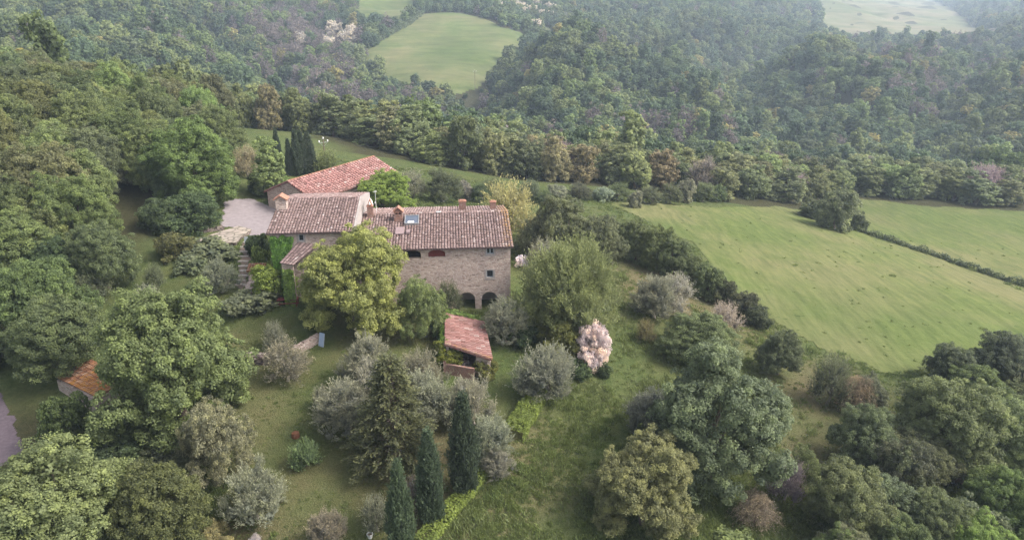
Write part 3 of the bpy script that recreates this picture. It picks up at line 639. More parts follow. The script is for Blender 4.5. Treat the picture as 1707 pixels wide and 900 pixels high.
# ------------------------------------------------------------------ long grass on the near slope and lawn
rg = np.random.default_rng(15)
def tuft(seed, nb, hgt, spread, wd):
    r_ = np.random.default_rng(seed); P = np.stack([r_.normal(0, spread, nb), r_.normal(0, spread, nb), np.full(nb, hgt*.4)], -1)
    d = unit(np.stack([r_.normal(0, .5, nb), r_.normal(0, .5, nb), np.ones(nb)], -1)); nr = unit(rdir(r_, nb)*[1, 1, .3] + [0, 0, .2])
    return quadmesh('tuft', leafquads(P, unit(nr-(nr*d).sum(-1, keepdims=True)*d), d, hgt*r_.uniform(.6, 1.2, nb), wd*r_.uniform(.6, 1.2, nb)), M_fleaf, {'tint': np.clip(r_.normal(.5, .2, nb), 0, 1)})
gc_ = bpy.data.collections.new('grass sources')
for i in range(4): gc_.objects.link(bpy.data.objects.new('blade source %d' % i, tuft(300+i, 26, .34, .16, .055) if i < 3 else tuft(300+i, 60, .6, .3, .09)))
n = 120000; u = rg.uniform(-.85, .85, n); Y = 44 + 120*rg.random(n)**1.6; X = u*Y*1.05
lw = inside(LAWN, X, Y); fl = inside(FIELD, X, Y) | inside(FIELD2, X, Y); pn = vnoise(X/4, Y/4, 71); keep = rg.random(n) < np.where(lw, .34, np.where(fl, .015, 1))*np.clip(pn*2.2-.3, .12, 1)
hx, hy = X-O_H[0], Y-O_H[1]; keep &= ~((hx > -33) & (hx < 2) & (hy > -1) & (hy < 16)); yd = pxpoly([(360,335),(385,325),(420,328),(475,345),(475,380),(420,400),(410,480),(395,484),(400,400),(320,408),(330,385)]); keep &= ~inside(yd, X, Y) & (X > -42 - (Y-60)*.0)
dz = np.zeros(n, bool)
for p in DRY[:2]: dz |= inside(p, X, Y)
keep &= ~(dz & (rg.random(n) < .8)); X, Y, lw = X[keep], Y[keep], lw[keep]; n = len(X); me = bpy.data.meshes.new('grass'); me.vertices.add(n); me.vertices.foreach_set('co', np.stack([X, Y, H(X, Y)-.02], -1).astype(np.float32).ravel())
sc = rg.uniform(.5, 1.25, n)*np.where(lw, .55, 1.0); cc = np.array([(.068,.092,.030), (.092,.115,.038), (.105,.125,.05)])[np.clip((vnoise(X/5, Y/5, 72)*2+rg.random(n)).astype(int), 0, 2)]*rg.uniform(.7, 1.1, (n, 1))
for nm, ty, key, v in (('rot', 'FLOAT_VECTOR', 'vector', np.stack([rg.normal(0, .1, n), rg.normal(0, .1, n), rg.uniform(0, 6.28, n)], -1)), ('scl', 'FLOAT_VECTOR', 'vector', np.stack([sc, sc, sc], -1)), ('idx', 'INT', 'value', np.where(rg.random(n) < .06, 3, rg.integers(0, 3, n)).astype(np.int32)), ('col', 'FLOAT_COLOR', 'color', np.concatenate([cc, np.ones((n, 1))], 1))):
    a = me.attributes.new(nm, ty, 'POINT'); a.data.foreach_set(key, (v if ty == 'INT' else v.astype(np.float32)).ravel())
go_ = link('grass', me); go_.modifiers.new('scatter', 'NODES').node_group = scatter_group('grass scatter', gc_); tag(go_, 'tufts of rough grass and weeds over the slope and lawn', 'grass', kind='stuff'); print('tufts', n)

# ------------------------------------------------------------------ the air
hb = MB(); hb.box(-9000, 9000, -6000, 11000, float(GZ.min())-1, max(ZC, float(GZ.max()))+22); hz = bpy.data.meshes.new('haze')
m = bpy.data.materials.new('pale haze'); m.use_nodes = True; nt = m.node_tree; nt.nodes.clear()
o = nt.nodes.new('ShaderNodeOutputMaterial'); v = nt.nodes.new('ShaderNodeVolumePrincipled'); v.inputs['Color'].default_value = (.68, .81, 1.0, 1); v.inputs['Density'].default_value = .00030; v.inputs['Anisotropy'].default_value = .2
nt.links.new(v.outputs[0], o.inputs['Volume'])
tag(hb.build('haze', m), 'pale bluish haze hanging over the whole valley', 'haze', kind='stuff')
# ------------------------------------------------------------------ buildings
def tiles(low_a, low_b, high_a, high_b, pitch=.35, row=.42, seed=0, lich=None, grey=None, thick=.14, ridge=None, wear=.21, hump=.60):
    """half-round clay tiles on the patch low_a-low_b (eave) / high_a-high_b (ridge); returns quads + per-quad attributes"""
    rng = np.random.default_rng(seed); la, lb, ha, hb_ = [np.array(p, float) for p in (low_a, low_b, high_a, high_b)]
    wid = np.linalg.norm(lb-la); ln = np.linalg.norm(ha-la); nu = max(2, round(wid/pitch)); nv = max(2, round(ln/row))
    nrm = np.cross(lb-la, ha-la); nrm /= np.linalg.norm(nrm); nrm = nrm if nrm[2] > 0 else -nrm
    def pt(s, t): return (la*(1-s)+lb*s)*(1-t) + (ha*(1-s)+hb_*s)*t
    Q, Rn, Li = [], [], []
    e = (lb-la)/wid; p_ = wid/nu
    ang = np.linspace(0, math.pi, 5)
    for i in range(nu):
        cr_ = rng.normal(0, .06)
        for j in range(nv):
            s = (i+.5)/nu; j0 = rng.normal(0, .05)
            a = pt(s, max(0, (j-.12+j0)/nv) if j else -.10/nv) + nrm*(.085+rng.normal(0, .008)); bq = pt(s, min(1, (j+1)/nv)) + nrm*.03
            sh = e*rng.normal(0, .018); r0_, r1_ = p_*.43, p_*.34
            pa = [a+sh + e*(-math.cos(t)*r0_) + nrm*(math.sin(t)*r0_*hump) for t in ang]; pb_ = [bq + e*(-math.cos(t)*r1_) + nrm*(math.sin(t)*r1_*hump) for t in ang]
            v = np.clip(rng.normal(.50+cr_, wear), 0, 1)
            if grey is not None and grey(s): v = np.clip(rng.normal(.75, .2), 0, 1) if rng.random() < .35 else rng.uniform(0, .25)
            lv = lich(s, (j+.5)/nv) if lich else 0.0
            for k in range(4): Q.append((pa[k], pa[k+1], pb_[k+1], pb_[k])); Rn.append(v); Li.append(lv)
            Q.append((pa[0]-nrm*.01, pa[1], pa[2], pa[3])); Rn.append(v*.5); Li.append(0)
    if ridge is not None:
        d = hb_-ha; L_ = np.linalg.norm(d); d /= L_; o = np.cross(d, (0, 0, 1)); o /= np.linalg.norm(o); n = int(L_/.45)
        for j in range(n):
            a = ha + d*(L_*j/n-.04); b = ha + d*(L_*(j+1)/n); rr = .17; v = np.clip(rng.normal(ridge, .2), 0, 1); lv = lich((j+.5)/n, 1) if lich else 0
            pa = [a + o*(-math.cos(t)*rr) + np.array([0, 0, math.sin(t)*rr*.8+.06]) for t in ang]; pb_ = [b + o*(-math.cos(t)*rr*.86) + np.array([0, 0, math.sin(t)*rr*.7+.05]) for t in ang]
            for k in range(4): Q.append((pa[k], pa[k+1], pb_[k+1], pb_[k])); Rn.append(v); Li.append(lv)
    t_ = nrm*thick
    c = [la, lb, hb_, ha]; dwn = [q-t_ for q in c]
    for f in ((c[0], c[1], c[2], c[3]), (dwn[3], dwn[2], dwn[1], dwn[0])): Q.append(f); Rn.append(.08); Li.append(0)
    for k in range(4): Q.append((c[k], dwn[k], dwn[(k+1) % 4], c[(k+1) % 4])); Rn.append(.2); Li.append(0)
    return Q, Rn, Li
def roofmesh(parts, mat, name='roof'):
    Q, Rn, Li = [], [], []
    for p in parts: Q += p[0]; Rn += p[1]; Li += p[2]
    return quadmesh(name, np.array([[np.array(v) for v in q] for q in Q]), mat, {'rnd': Rn, 'lichen': Li})
def arc(u0, u1, z0, z1, rise, n=8):
    """outline of an opening, counter-clockwise, with a segmental or round head"""
    pts = [(u0, z0), (u1, z0)]
    if rise <= 0: return pts + [(u1, z1), (u0, z1)]
    for k in range(n+1):
        t = math.pi*k/n; pts.append(((u0+u1)/2 + math.cos(t)*(u1-u0)/2, z1-rise + math.sin(t)*rise))
    return pts
def facade(mb, u0, u1, z0, z1, v, th, ops, back=True):
    """front wall with real openings (u0,u1,z0,z1,rise); the wall is th thick"""
    us = sorted({u0, u1, *[o[k] for o in ops for k in (0, 1)]}); zs = sorted({z0, z1, *[o[k] for o in ops for k in (2, 3)]})
    for a, b in zip(us[:-1], us[1:]):
        for c, d in zip(zs[:-1], zs[1:]):
            um, zm = (a+b)/2, (c+d)/2
            if any(o[0] < um < o[1] and o[2] < zm < o[3] for o in ops): continue
            mb.add([(a, v, c), (b, v, c), (b, v, d), (a, v, d)], [(0, 1, 2, 3)])
    for o in ops:
        out = arc(*o)
        if o[4] > 0:
            n = len(out)-2; h = n//2
            hd = out[2:]
            for k in range(len(hd)-1):
                cx = o[1] if k < (len(hd)-1)/2 else o[0]
                mb.add([(hd[k][0], v, hd[k][1]), (cx, v, o[3]), (hd[k+1][0], v, hd[k+1][1])], [(0, 1, 2)])
            m_ = hd[(len(hd)-1)//2]; mb.add([(o[1], v, o[3]), (o[0], v, o[3]), (m_[0], v, m_[1])], [(0, 1, 2)]) if abs(m_[1]-o[3]) > 1e-4 else None
        n = len(out)
        for k in range(n):
            p, q = out[k], out[(k+1) % n]; mb.add([(p[0], v, p[1]), (q[0], v, q[1]), (q[0], v+th, q[1]), (p[0], v+th, p[1])], [(0, 1, 2, 3)])
YAW = rad(4.6); O = at(851, 513, 85.0); O[2] = 0.0
house = empty('farmhouse', O, YAW, 'long two part rubble stone farmhouse with mottled clay tile roofs and ground floor arches', 'house')
cu, su = math.cos(YAW), math.sin(YAW)
def hp(px, py, v=0.0):
    d = ray(px, py); nv = np.array([-su, cu, 0]); t = (np.dot(nv, O) + v)/np.dot(nv, d); p = d*t + np.array([0, 0, ZC]) - O
    # the plane v = const through O
    t = (np.dot(nv, O - np.array([0, 0, ZC])) + v)/np.dot(nv, d); p = np.array([0, 0, ZC]) + d*t - O
    return float(p[0]*cu + p[1]*su), float(p[2])
UM = hp(588, 400)[0]; UA = hp(450, 395)[0]; ZE = hp(760, 413)[1] + .1; ZA = hp(520, 388)[1] + .1
DEP, TAN = 17.0, .207
print('house', 'main', UM, 'annex', UA, 'eaves', ZE, ZA)
def op(x0, x1, y0, y1, rise=0.0):
    a = hp(x0, y1); b = hp(x1, y0); return (a[0], b[0], a[1], b[1], rise)
o_arch1 = op(765, 792, 487, 517, .95); o_arch2 = op(803, 829, 486, 517, .95)
o_up = op(811, 823, 412.5, 424); o_up = (o_up[0], o_up[1], o_up[2], min(o_up[3], ZE-.28), 0)
o_mid = op(811, 822.5, 450, 463, .16)
zl = ZE-.3
o_lo1 = op(674, 701, 415, 431, .3); o_lo1 = (*o_lo1[:3], zl, .45); o_lo2 = op(714, 742, 415, 429, .3); o_lo2 = (*o_lo2[:3], zl, .45)
o_an = op(498, 505.5, 389, 402.5); o_an = (*o_an[:3], min(o_an[3], ZA-.3), 0)
b = MB(); facade(b, UM, 0, -1.5, ZE, 0, .42, [o_arch1, o_arch2, o_up, o_mid, o_lo1, o_lo2])
b.add([(0,0,-1.5),(0,DEP,-1.5),(0,DEP,ZE),(0,DEP/2,ZE+DEP/2*TAN),(0,0,ZE)], [(0,1,2,3,4)])
b.add([(UM,DEP,-1.5),(0,DEP,-1.5),(0,DEP,ZE),(UM,DEP,ZE)], [(0,1,2,3)])
b.build('wall', M_stone, house)
b = MB(); facade(b, UA, UM, -1.5, ZA, -.02, .4, [o_an])
for u in (UA, UM+.01): b.add([(u,-.02,-1.5),(u,DEP,-1.5),(u,DEP,ZA),(u,DEP/2,ZA+DEP/2*TAN),(u,-.02,ZA)], [(0,1,2,3,4)])
b.add([(UA,DEP,-1.5),(UM,DEP,-1.5),(UM,DEP,ZA),(UA,DEP,ZA)], [(0,1,2,3)])
b.build('wall', M_stone, house)
def gable_roof(u0, u1, ze, oe, og0, og1, seed, lich=None, grey=None, mat=M_tile):
    a0, a1 = u0-og0, u1+og1; zo = ze + .10 - oe*TAN; zr = ze + .10 + DEP/2*TAN
    f = tiles((a0,-oe,zo), (a1,-oe,zo), (a0,DEP/2,zr), (a1,DEP/2,zr), seed=seed, lich=lich, grey=grey, ridge=.6)
    r = tiles((a1,DEP+oe,zo), (a0,DEP+oe,zo), (a1,DEP/2,zr), (a0,DEP/2,zr), seed=seed+1, lich=(lambda s, t: lich(1-s, t)) if lich else None)
    return link('roof', roofmesh([f, r], mat), house), zr
roof_m, ZRM = gable_roof(UM, 0, ZE, .55, -.03, .35, 1, lich=lambda s, t: float(np.clip((s-.925)/.05, 0, 1))*(.35+.65*t) + .10)
roof_a, ZRA = gable_roof(UA, UM, ZA, .45, .35, .12, 5, lich=lambda s, t: .08, grey=lambda s: s < .085)
b = MB()                                                    # the rendered verge that closes the annex above the main roof
for v0, v1, z0, z1 in ((-.45, DEP/2, ZA+.10-.45*TAN, ZRA), (DEP/2, DEP+.45, ZRA, ZA+.10-.45*TAN)):
    b.prism([(UM+.13, v0, z0+.10), (UM+.13, v1, z1+.10), (UM+.13, v1, z1-2.2), (UM+.13, v0, z0-2.2)], (.22, 0, 0))
b.build('verge', M_concrete, house)
b = MB()
for o in (o_arch1, o_arch2):
    out = arc(*o); b.add([(p[0]*1.0, 2.6, p[1]) for p in out], [tuple(range(len(out)))]); n = len(out)
    for k in range(n):
        p, q = out[k], out[(k+1) % n]; b.add([(p[0],.42,p[1]),(q[0],.42,q[1]),(q[0],2.6,q[1]),(p[0],2.6,p[1])], [(0,1,2,3)])
b.build('porch_vault', M_concrete, house)
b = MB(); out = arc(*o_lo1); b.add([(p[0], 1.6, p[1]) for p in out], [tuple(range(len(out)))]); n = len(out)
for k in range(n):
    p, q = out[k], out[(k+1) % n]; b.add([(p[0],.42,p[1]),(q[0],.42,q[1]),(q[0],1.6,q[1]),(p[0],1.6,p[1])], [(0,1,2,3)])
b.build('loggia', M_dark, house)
b = MB(); out = arc(*o_lo2); b.prism([(p[0], .30, p[1]) for p in out], (0, .06, 0))
for k in range(1, 6): u = o_lo2[0] + (o_lo2[1]-o_lo2[0])*k/6; b.box(u-.03, u+.03, .26, .298, o_lo2[2]+.02, o_lo2[3]-.38)
b.build('shutter', M_redwood, house)
def window(o, v0, panes, surround=True, mull=True, frame=M_frame):
    u0, u1, z0, z1, rise = o; b = MB(); w = .09
    b.box(u0, u0+w, v0+.16, v0+.24, z0, z1-rise*.5); b.box(u1-w, u1, v0+.16, v0+.24, z0, z1-rise*.5); b.box(u0+w, u1-w, v0+.16, v0+.24, z0, z0+w); b.box(u0+w, u1-w, v0+.16, v0+.24, z1-w-rise*.3, z1-rise*.3)
    if mull: m_ = (u0+u1)/2; b.box(m_-.06, m_+.06, v0+.155, v0+.235, z0+w, z1-w-rise*.3)
    f = b.build('window', frame, house)
    out = arc(*o); g = MB(); g.add([(p[0], v0+.21, p[1]) for p in out], [tuple(range(len(out)))]); g.build('pane', M_glass, f)
    if surround:
        s = MB(); t = .22; s.box(u0-t, u0, v0-.035, v0+.05, z0-t, z1+t*.6); s.box(u1, u1+t, v0-.035, v0+.05, z0-t, z1+t*.6); s.box(u0, u1, v0-.045, v0+.05, z0-t, z0); 
        if z1+t*.6 < ZE-.05 or o is o_an: s.box(u0, u1, v0-.035, v0+.05, z1, z1+t*.6)
        s.build('surround', M_surround, f)
window(o_up, 0, 2); window(o_mid, 0, 1, mull=False); window(o_an, -.02, 1, mull=False)
# lean-to over the steps in front of the annex
VL = -2.1
q1, q2, q3, q4 = hp(466, 438, VL), hp(490, 442, VL), hp(522, 408, -.05), hp(497, 403.5, -.05)
link('lean_to_roof', roofmesh([tiles((q1[0],VL,q1[1]), (q2[0],VL,q2[1]), (q4[0],-.05,q4[1]), (q3[0]+.6,-.05,q3[1]), seed=9)], M_tile), house)
b = MB(); b.box(q1[0]+.15, q2[0]-.15, VL+.15, VL+.45, -.5, q1[1]-.13); b.build('lean_to_wall', M_stone, house)
def zroof(v, ze): return ze + .10 + (v if v <= DEP/2 else DEP-v)*TAN
def chimney(u, v, ze, w, d, h, roof, style, hc=.55):
    z = zroof(v-d/2, ze) - .3; zt = z + .3 + h; b = MB(); b.box(u-w/2, u+w/2, v-d/2, v+d/2, z, zt, 0)
    if style == 'gable':                       # little tiled gable on four piers
        for sx in (-1, 0, 1):
            for sy in (-1, 1): b.box(u+sx*(w/2-.09)-.085, u+sx*(w/2-.09)+.085, v+sy*(d/2-.09)-.085, v+sy*(d/2-.09)+.085, zt+.002, zt+.24, 0)
        b.box(u-w/2+.05, u+w/2-.05, v-d/2+.12, v+d/2-.12, zt+.003, zt+.2, 2)
        b.box(u-w/2-.06, u+w/2+.06, v-d/2-.06, v+d/2+.06, zt+.24, zt+.3, 1)
        zb = zt+.30; o_ = .16
        b.prism([(u-w/2+.02, v-d/2+.02, zb), (u+w/2-.02, v-d/2+.02, zb), (u, v-d/2+.02, zb+hc-.06)], (0, d-.04, 0), 0)
        for sx in (-1, 1):
            for k in range(4):
                t0, t1 = k/4, (k+1)/4; xa = u+sx*(w/2+o_)*(1-t0); xb = u+sx*(w/2+o_)*(1-t1)
                za, zc_ = zb-.06+(hc+.08)*t0, zb-.06+(hc+.08)*t1
                b.prism([(xa, v-d/2-o_, za+.06), (xb, v-d/2-o_, zc_+.02), (xb, v-d/2-o_, zc_+.09), (xa, v-d/2-o_, za+.14)], (0, d+2*o_, 0), 1)
    elif style == 'lean':                      # two slabs set as a tent
        b.box(u-w/2-.05, u+w/2+.05, v-d/2-.05, v+d/2+.05, zt+.002, zt+.08, 1)
        b.prism([(u-w/2+.05, v-d/2, zt+.08), (u-w/2+.16, v-d/2, zt+.08), (u+.04, v-d/2, zt+.85), (u-.06, v-d/2, zt+.85)], (0, d, 0), 1)
        b.prism([(u+w/2-.16, v-d/2, zt+.08), (u+w/2-.05, v-d/2, zt+.08), (u+.06, v-d/2, zt+.95), (u-.03, v-d/2, zt+.95)], (0, d, 0), 1)
    else:
        b.box(u-w/2-.05, u+w/2+.05, v-d/2-.05, v+d/2+.05, zt+.002, zt+.1, 1); b.box(u-w/2+.12, u+w/2-.12, v-d/2+.12, v+d/2-.12, zt+.103, zt+.2, 1)
    b.build('chimney', [M_brick, M_terra, M_dark], roof)
def hu(px, v, ze): 
    for _ in range(1): pass
    # u on the roof surface at depth v for a picture column
    best = min(np.arange(-34, 3, .05), key=lambda u: abs(pxof(O[0]+u*cu-v*su, O[1]+u*su+v*cu, zroof(v, ze))[0]-px)); return float(best)
def pyroof(v, ze, u): return pxof(O[0]+u*cu-v*su, O[1]+u*su+v*cu, zroof(v, ze))[1]
chimney(hu(665, 6.7, ZE), 6.7, ZE, 1.05, .9, 1.05, roof_m, 'gable')
chimney(hu(618, 8.0, ZE), 7.9, ZE, .75, .7, 1.5, roof_m, 'lean')
chimney(hu(771, 11.5, ZE), 11.2, ZE, .95, .8, 1.25, roof_m, 'flat'); chimney(hu(822, 11.5, ZE), 11.4, ZE, .8, .7, 1.05, roof_m, 'flat')
cu_ = UA + .55
b = MB(); b.box(cu_-.75, cu_+.55, 5.2, 6.3, zroof(5.2, ZA)-.3, zroof(6.3, ZA)+1.15, 0)
chim_z = zroof(6.3, ZA)+1.15
for sx in (-1, 1): b.prism([(cu_-.1+sx*.85, 5.0, chim_z-.02), (cu_-.1, 5.0, chim_z+.55), (cu_-.1, 5.0, chim_z+.66), (cu_-.1+sx*.9, 5.0, chim_z+.10)], (0, 1.5, 0), 1)
b.prism([(cu_-.7, 5.25, chim_z), (cu_+.5, 5.25, chim_z), (cu_-.1, 5.25, chim_z+.54)], (0, .95, 0), 0)
b.build('chimney', [M_stone, M_terra], roof_a)
us = hu(687, 6.3, ZE); w2 = .80
def onroof(u, v, h): return (u, v - h*TAN/math.hypot(1, TAN), zroof(v, ZE) + h/math.hypot(1, TAN))
b = MB()
for (a0, a1, c0, c1) in ((us-w2-.1, us+w2+.1, 5.2, 5.3), (us-w2-.1, us+w2+.1, 7.25, 7.35), (us-w2-.1, us-w2, 5.3, 7.25), (us+w2, us+w2+.1, 5.3, 7.25)):
    lo = [onroof(a0, c0, 0), onroof(a1, c0, 0), onroof(a1, c1, 0), onroof(a0, c1, 0)]; b.prism(lo, np.array(onroof(a0, c0, .42))-np.array(lo[0]))
sk = b.build('skylight', M_steel, roof_m)
b = MB(); b.prism([onroof(us-w2, 5.3, .30), onroof(us+w2, 5.3, .30), onroof(us+w2, 7.25, .30), onroof(us-w2, 7.25, .30)], (0, 0, .04)); b.build('pane', M_slate, house).parent = roof_m
b = MB(); b.prism([onroof(us-w2+.3, 5.4, .37), onroof(us+w2-.5, 5.4, .37), onroof(us+w2-.5, 5.8, .37), onroof(us-w2+.3, 5.8, .37)], (0, 0, .03)); b.build('blind', M_blind, roof_m)
b = MB(); uf = hu(667, 3.6, ZE); b.prism([onroof(uf-.55, 2.9, .2), onroof(uf+.55, 2.9, .2), onroof(uf+.55, 4.6, .2), onroof(uf-.55, 4.6, .2)], (0, 0, .05)); b.prism([onroof(uf+.85, 2.9, .2), onroof(uf+1.3, 2.9, .2), onroof(uf+1.3, 3.6, .2), onroof(uf+.85, 3.6, .2)], (0, 0, .25)); b.build('roof_hatch', flat_mat('grey pink patch of mortar', (.27, .20, .20), .9, .12, 2), roof_m)
b = MB(); b.box(us+3.1, us+3.75, DEP/2-.25, DEP/2-.05, ZRM+.13, ZRM+.25); b.build('ridge_cap', M_white, roof_m)

# aerial and dish behind the ridge of the main roof
def hw(u, v, z): return np.array([O[0]+u*cu-v*su, O[1]+u*su+v*cu, z])
ud = UM + 1.45; p0 = hw(ud, 9.3, zroof(9.3, ZE)+.05)
dish = empty('satellite_dish', p0, YAW, 'white satellite dish on an arm, beside the brick chimney with leaning slabs', 'dish')
b = MB(); b.tube([(0, 0, -.3), (0, 0, 1.0), (-.15, 0, 1.25)], [.035, .035, .03], 6); b.build('mast', M_steel, dish)
b = MB(); ax = np.array([.93, -.25, .26]); ax /= np.linalg.norm(ax); s1 = np.cross(ax, (0, 0, 1)); s1 /= np.linalg.norm(s1); s2 = np.cross(s1, ax); cc = np.array([-.22, 0, 1.45])
vs = [tuple(cc)]; fs = []
for i, (r, h) in enumerate(((.22, .02), (.42, .075), (.58, .15))):
    for k in range(20): a = k*math.pi/10; vs.append(tuple(cc + ax*h + s1*r*math.cos(a) + s2*r*1.1*math.sin(a)))
for k in range(20): fs.append((0, 1+k, 1+(k+1) % 20))
for i in range(2):
    for k in range(20): fs.append((1+i*20+k, 1+(i+1)*20+k, 1+(i+1)*20+(k+1) % 20, 1+i*20+(k+1) % 20))
b.add(vs, fs); o = b.build('reflector', M_white, dish); sol = o.modifiers.new('thickness', 'SOLIDIFY'); sol.thickness = .02
b = MB(); b.tube([tuple(cc + ax*.1 - s2*.5), tuple(cc + ax*.75 - s2*.1)], [.02, .02], 5); b.box(*(v for p in zip(cc+ax*.75-s2*.1-.06, cc+ax*.75-s2*.1+.06) for v in p)); b.build('feed_arm', M_white, dish)
aer = empty('aerial', hw(ud+.6, 9.1, zroof(9.1, ZE)+.05), YAW, 'tall thin white aerial pole standing on the roof just right of the dish', 'aerial')
b = MB(); b.tube([(0, 0, -.3), (0, 0, 3.1)], [.035, .022], 6); b.build('mast', M_white, aer); b = MB()
for k in range(5): b.tube([(-.28+.03*k, -.35+.17*k, 3.0), (.28-.03*k, -.35+.17*k, 3.0)], [.01, .01], 4)
b.tube([(0, -.4, 3.0), (0, .4, 3.0)], [.014, .014], 4); b.build('antenna', M_white, aer)

# the barn beyond
pa, pb_ = at(478, 303, 117.0), at(623, 261, 139.0); zr = (pa[2]+pb_[2])/2
# put both ridge ends at one height
def atz(px, py, z): d = ray(px, py); t = (z-ZC)/d[2]; return np.array([d[0]*t, d[1]*t, z])
zr = 8.6; pa, pb_ = atz(478, 303, zr), atz(623, 261, zr); dv = pb_-pa; LB = np.linalg.norm(dv); yb = math.atan2(dv[1], dv[0])
barn = empty('barn', (pa[0], pa[1], 2.0), yb, 'long low barn with a faded red tile roof and orange ridge, behind the farmhouse', 'barn')
hr, wd, sl = zr-2.0, 5.2, .40
b = MB(); zb = hr-.25-wd*sl; z0 = -5.0
b.add([(.3,-wd,z0),(LB-.3,-wd,z0),(LB-.3,wd,z0),(.3,wd,z0),(.3,-wd,zb),(LB-.3,-wd,zb),(LB-.3,wd,zb),(.3,wd,zb),(.3,0,hr-.25),(LB-.3,0,hr-.25)], [(0,1,5,4),(2,3,7,6),(0,4,8,7,3),(1,2,6,9,5)])
b.build('wall', M_stone, barn)
f = tiles((0,-wd-.5,zb+.05-.2), (0,0,hr), (LB,-wd-.5,zb+.05-.2), (LB,0,hr), pitch=.52, row=.7, seed=20, wear=.2, hump=1.05); r = tiles((LB,wd+.5,zb-.15), (0,wd+.5,zb-.15), (LB,0,hr), (0,0,hr), pitch=.42, row=.75, seed=21, wear=.16)
rf = link('roof', roofmesh([f, r], M_tile_red), barn)
rq = tiles((0,-.2,hr), (LB,-.2,hr), (0,.001,hr+.03), (LB,.001,hr+.03), seed=4, ridge=.5, thick=.02); link('ridge', roofmesh([rq], M_tile_orange), barn)
b = MB(); b.box(.2, .298, -2.2, -.4, 0, 3.0); b.build('door', M_wood, barn)
b = MB(); b.box(.22, .298, -3.4, -.1, 3.03, 3.3); b.build('lintel', M_wood, barn)

# the little open shed in the garden
zl_, zh = .9, 2.0
BR, TR, TL, BL = atz(820, 600, zl_), atz(806, 537, zl_), atz(741, 523, zh), atz(741, 574, zh)
sc0 = (BR+TR+TL+BL)/4; g0 = float(H(sc0[0], sc0[1]))
shed = empty('garden_shed', (sc0[0], sc0[1], g0), 0, 'small open fronted brick shed with a sloping red tile roof in the garden', 'shed')
L3 = lambda p: tuple(np.array(p) - np.array([sc0[0], sc0[1], g0]))
link('roof', roofmesh([tiles(L3(BR), L3(TR), L3(BL), L3(TL), pitch=.46, row=.62, hump=1.05, seed=30, wear=.17, lich=lambda s, t: .5 if s < .06 else .06)], M_tile_red), shed)
def lerp(a, b, t): return np.array(a)*(1-t) + np.array(b)*t
fbl, fbr, ftl, ftr = [np.array(L3(lerp(p, sc0, .07))) - np.array([0, 0, .22]) for p in (BL, BR, TL, TR)]
def wallseg(mb, p, q, zt0, zt1, zb=-1.2, th=.3, mat=0):
    p, q = np.array(p[:2]), np.array(q[:2]); d = (q-p)/np.linalg.norm(q-p); n = np.array([-d[1], d[0]])*th
    a, b_, c, e = p, q, q+n, p+n
    mb.add([(*a, zb), (*b_, zb), (*c, zb), (*e, zb), (*a, zt0), (*b_, zt1), (*c, zt1), (*e, zt0)], [(0,3,2,1),(4,5,6,7),(0,1,5,4),(1,2,6,5),(2,3,7,6),(3,0,4,7)], mat)
b = MB(); wallseg(b, ftl, fbl, ftl[2], fbl[2]); wallseg(b, ftr, ftl, ftr[2], ftl[2]); wallseg(b, fbr, ftr, fbr[2], ftr[2])
wallseg(b, lerp(fbl, fbr, .68), fbr, lerp(fbl, fbr, .68)[2]-.05, fbr[2]-.02); b.build('wall', M_stone, shed)
b = MB(); p, q = lerp(fbl, fbr, .0), lerp(fbl, fbr, .62); wallseg(b, p+np.array([0, -1.0, 0]), q+np.array([.1, -1.0, 0]), .75, .65, th=.28); wallseg(b, p+np.array([0, -1.0, 0]), p, 1.05, 1.15, th=.28); b.build('parapet', M_brick, shed)
b = MB(); b.prism([tuple(np.array([*v[:2], .06])) for v in (fbl+[0, -1, 0], fbr+[0, -.6, 0], ftr, ftl)], (0, 0, .08)); b.build('floor', M_soil, shed)
rng = np.random.default_rng(5); M_log = flat_mat('dark logs', (.10, .08, .072), .9, .5, 4)
for k in range(14):
    p = lerp(lerp(fbl, fbr, rng.uniform(.12, .52)), lerp(ftl, ftr, .3), rng.uniform(0, .3)) + [sc0[0], sc0[1], 0]; r = rng.uniform(.12, .22); a = rng.uniform(0, 3.1); L_ = rng.uniform(.35, .6)
    b = MB(); b.tube([(-L_*math.cos(a), -L_*math.sin(a), r), (L_*math.cos(a), L_*math.sin(a), r*1.1)], [r, r*.9], 8); o = b.build('log', M_log); o.location = (p[0], p[1], g0+.14 + .24*(k // 5)); tag(o, 'dark log lying on the floor of the open garden shed', 'log', 'logs in the garden shed')

# the tool shed under the trees on the left
zl_, zh = .4, 1.55
A_, B_, C_, D_ = atz(93, 628, zl_), atz(160, 661, zl_), atz(222, 632, zh), atz(152, 599, zh)
sc1 = (A_+B_+C_+D_)/4; g1 = float(H(sc1[0], sc1[1])); L4 = lambda p: tuple(np.array(p) - np.array([sc1[0], sc1[1], g1]))
ts = empty('tool_shed', (sc1[0], sc1[1], g1), 0, 'small stone tool shed with an orange lichen covered tile roof, half hidden by trees', 'shed')
link('roof', roofmesh([tiles(L4(A_), L4(B_), L4(D_), L4(C_), pitch=.42, row=.55, seed=40, wear=.3, lich=lambda s, t: .9 if s > .35 else .25)], M_tile_orange), ts)
ga, gb, gc, gd = [np.array(L4(lerp(p, sc1, .09))) - np.array([0, 0, .22]) for p in (A_, B_, C_, D_)]
b = MB(); wallseg(b, gb, ga, gb[2], ga[2]); wallseg(b, gc, gb, gc[2], gb[2]); wallseg(b, ga, gd, ga[2], gd[2]); wallseg(b, gd, gc, gd[2], gc[2]); b.build('wall', M_stone, ts)

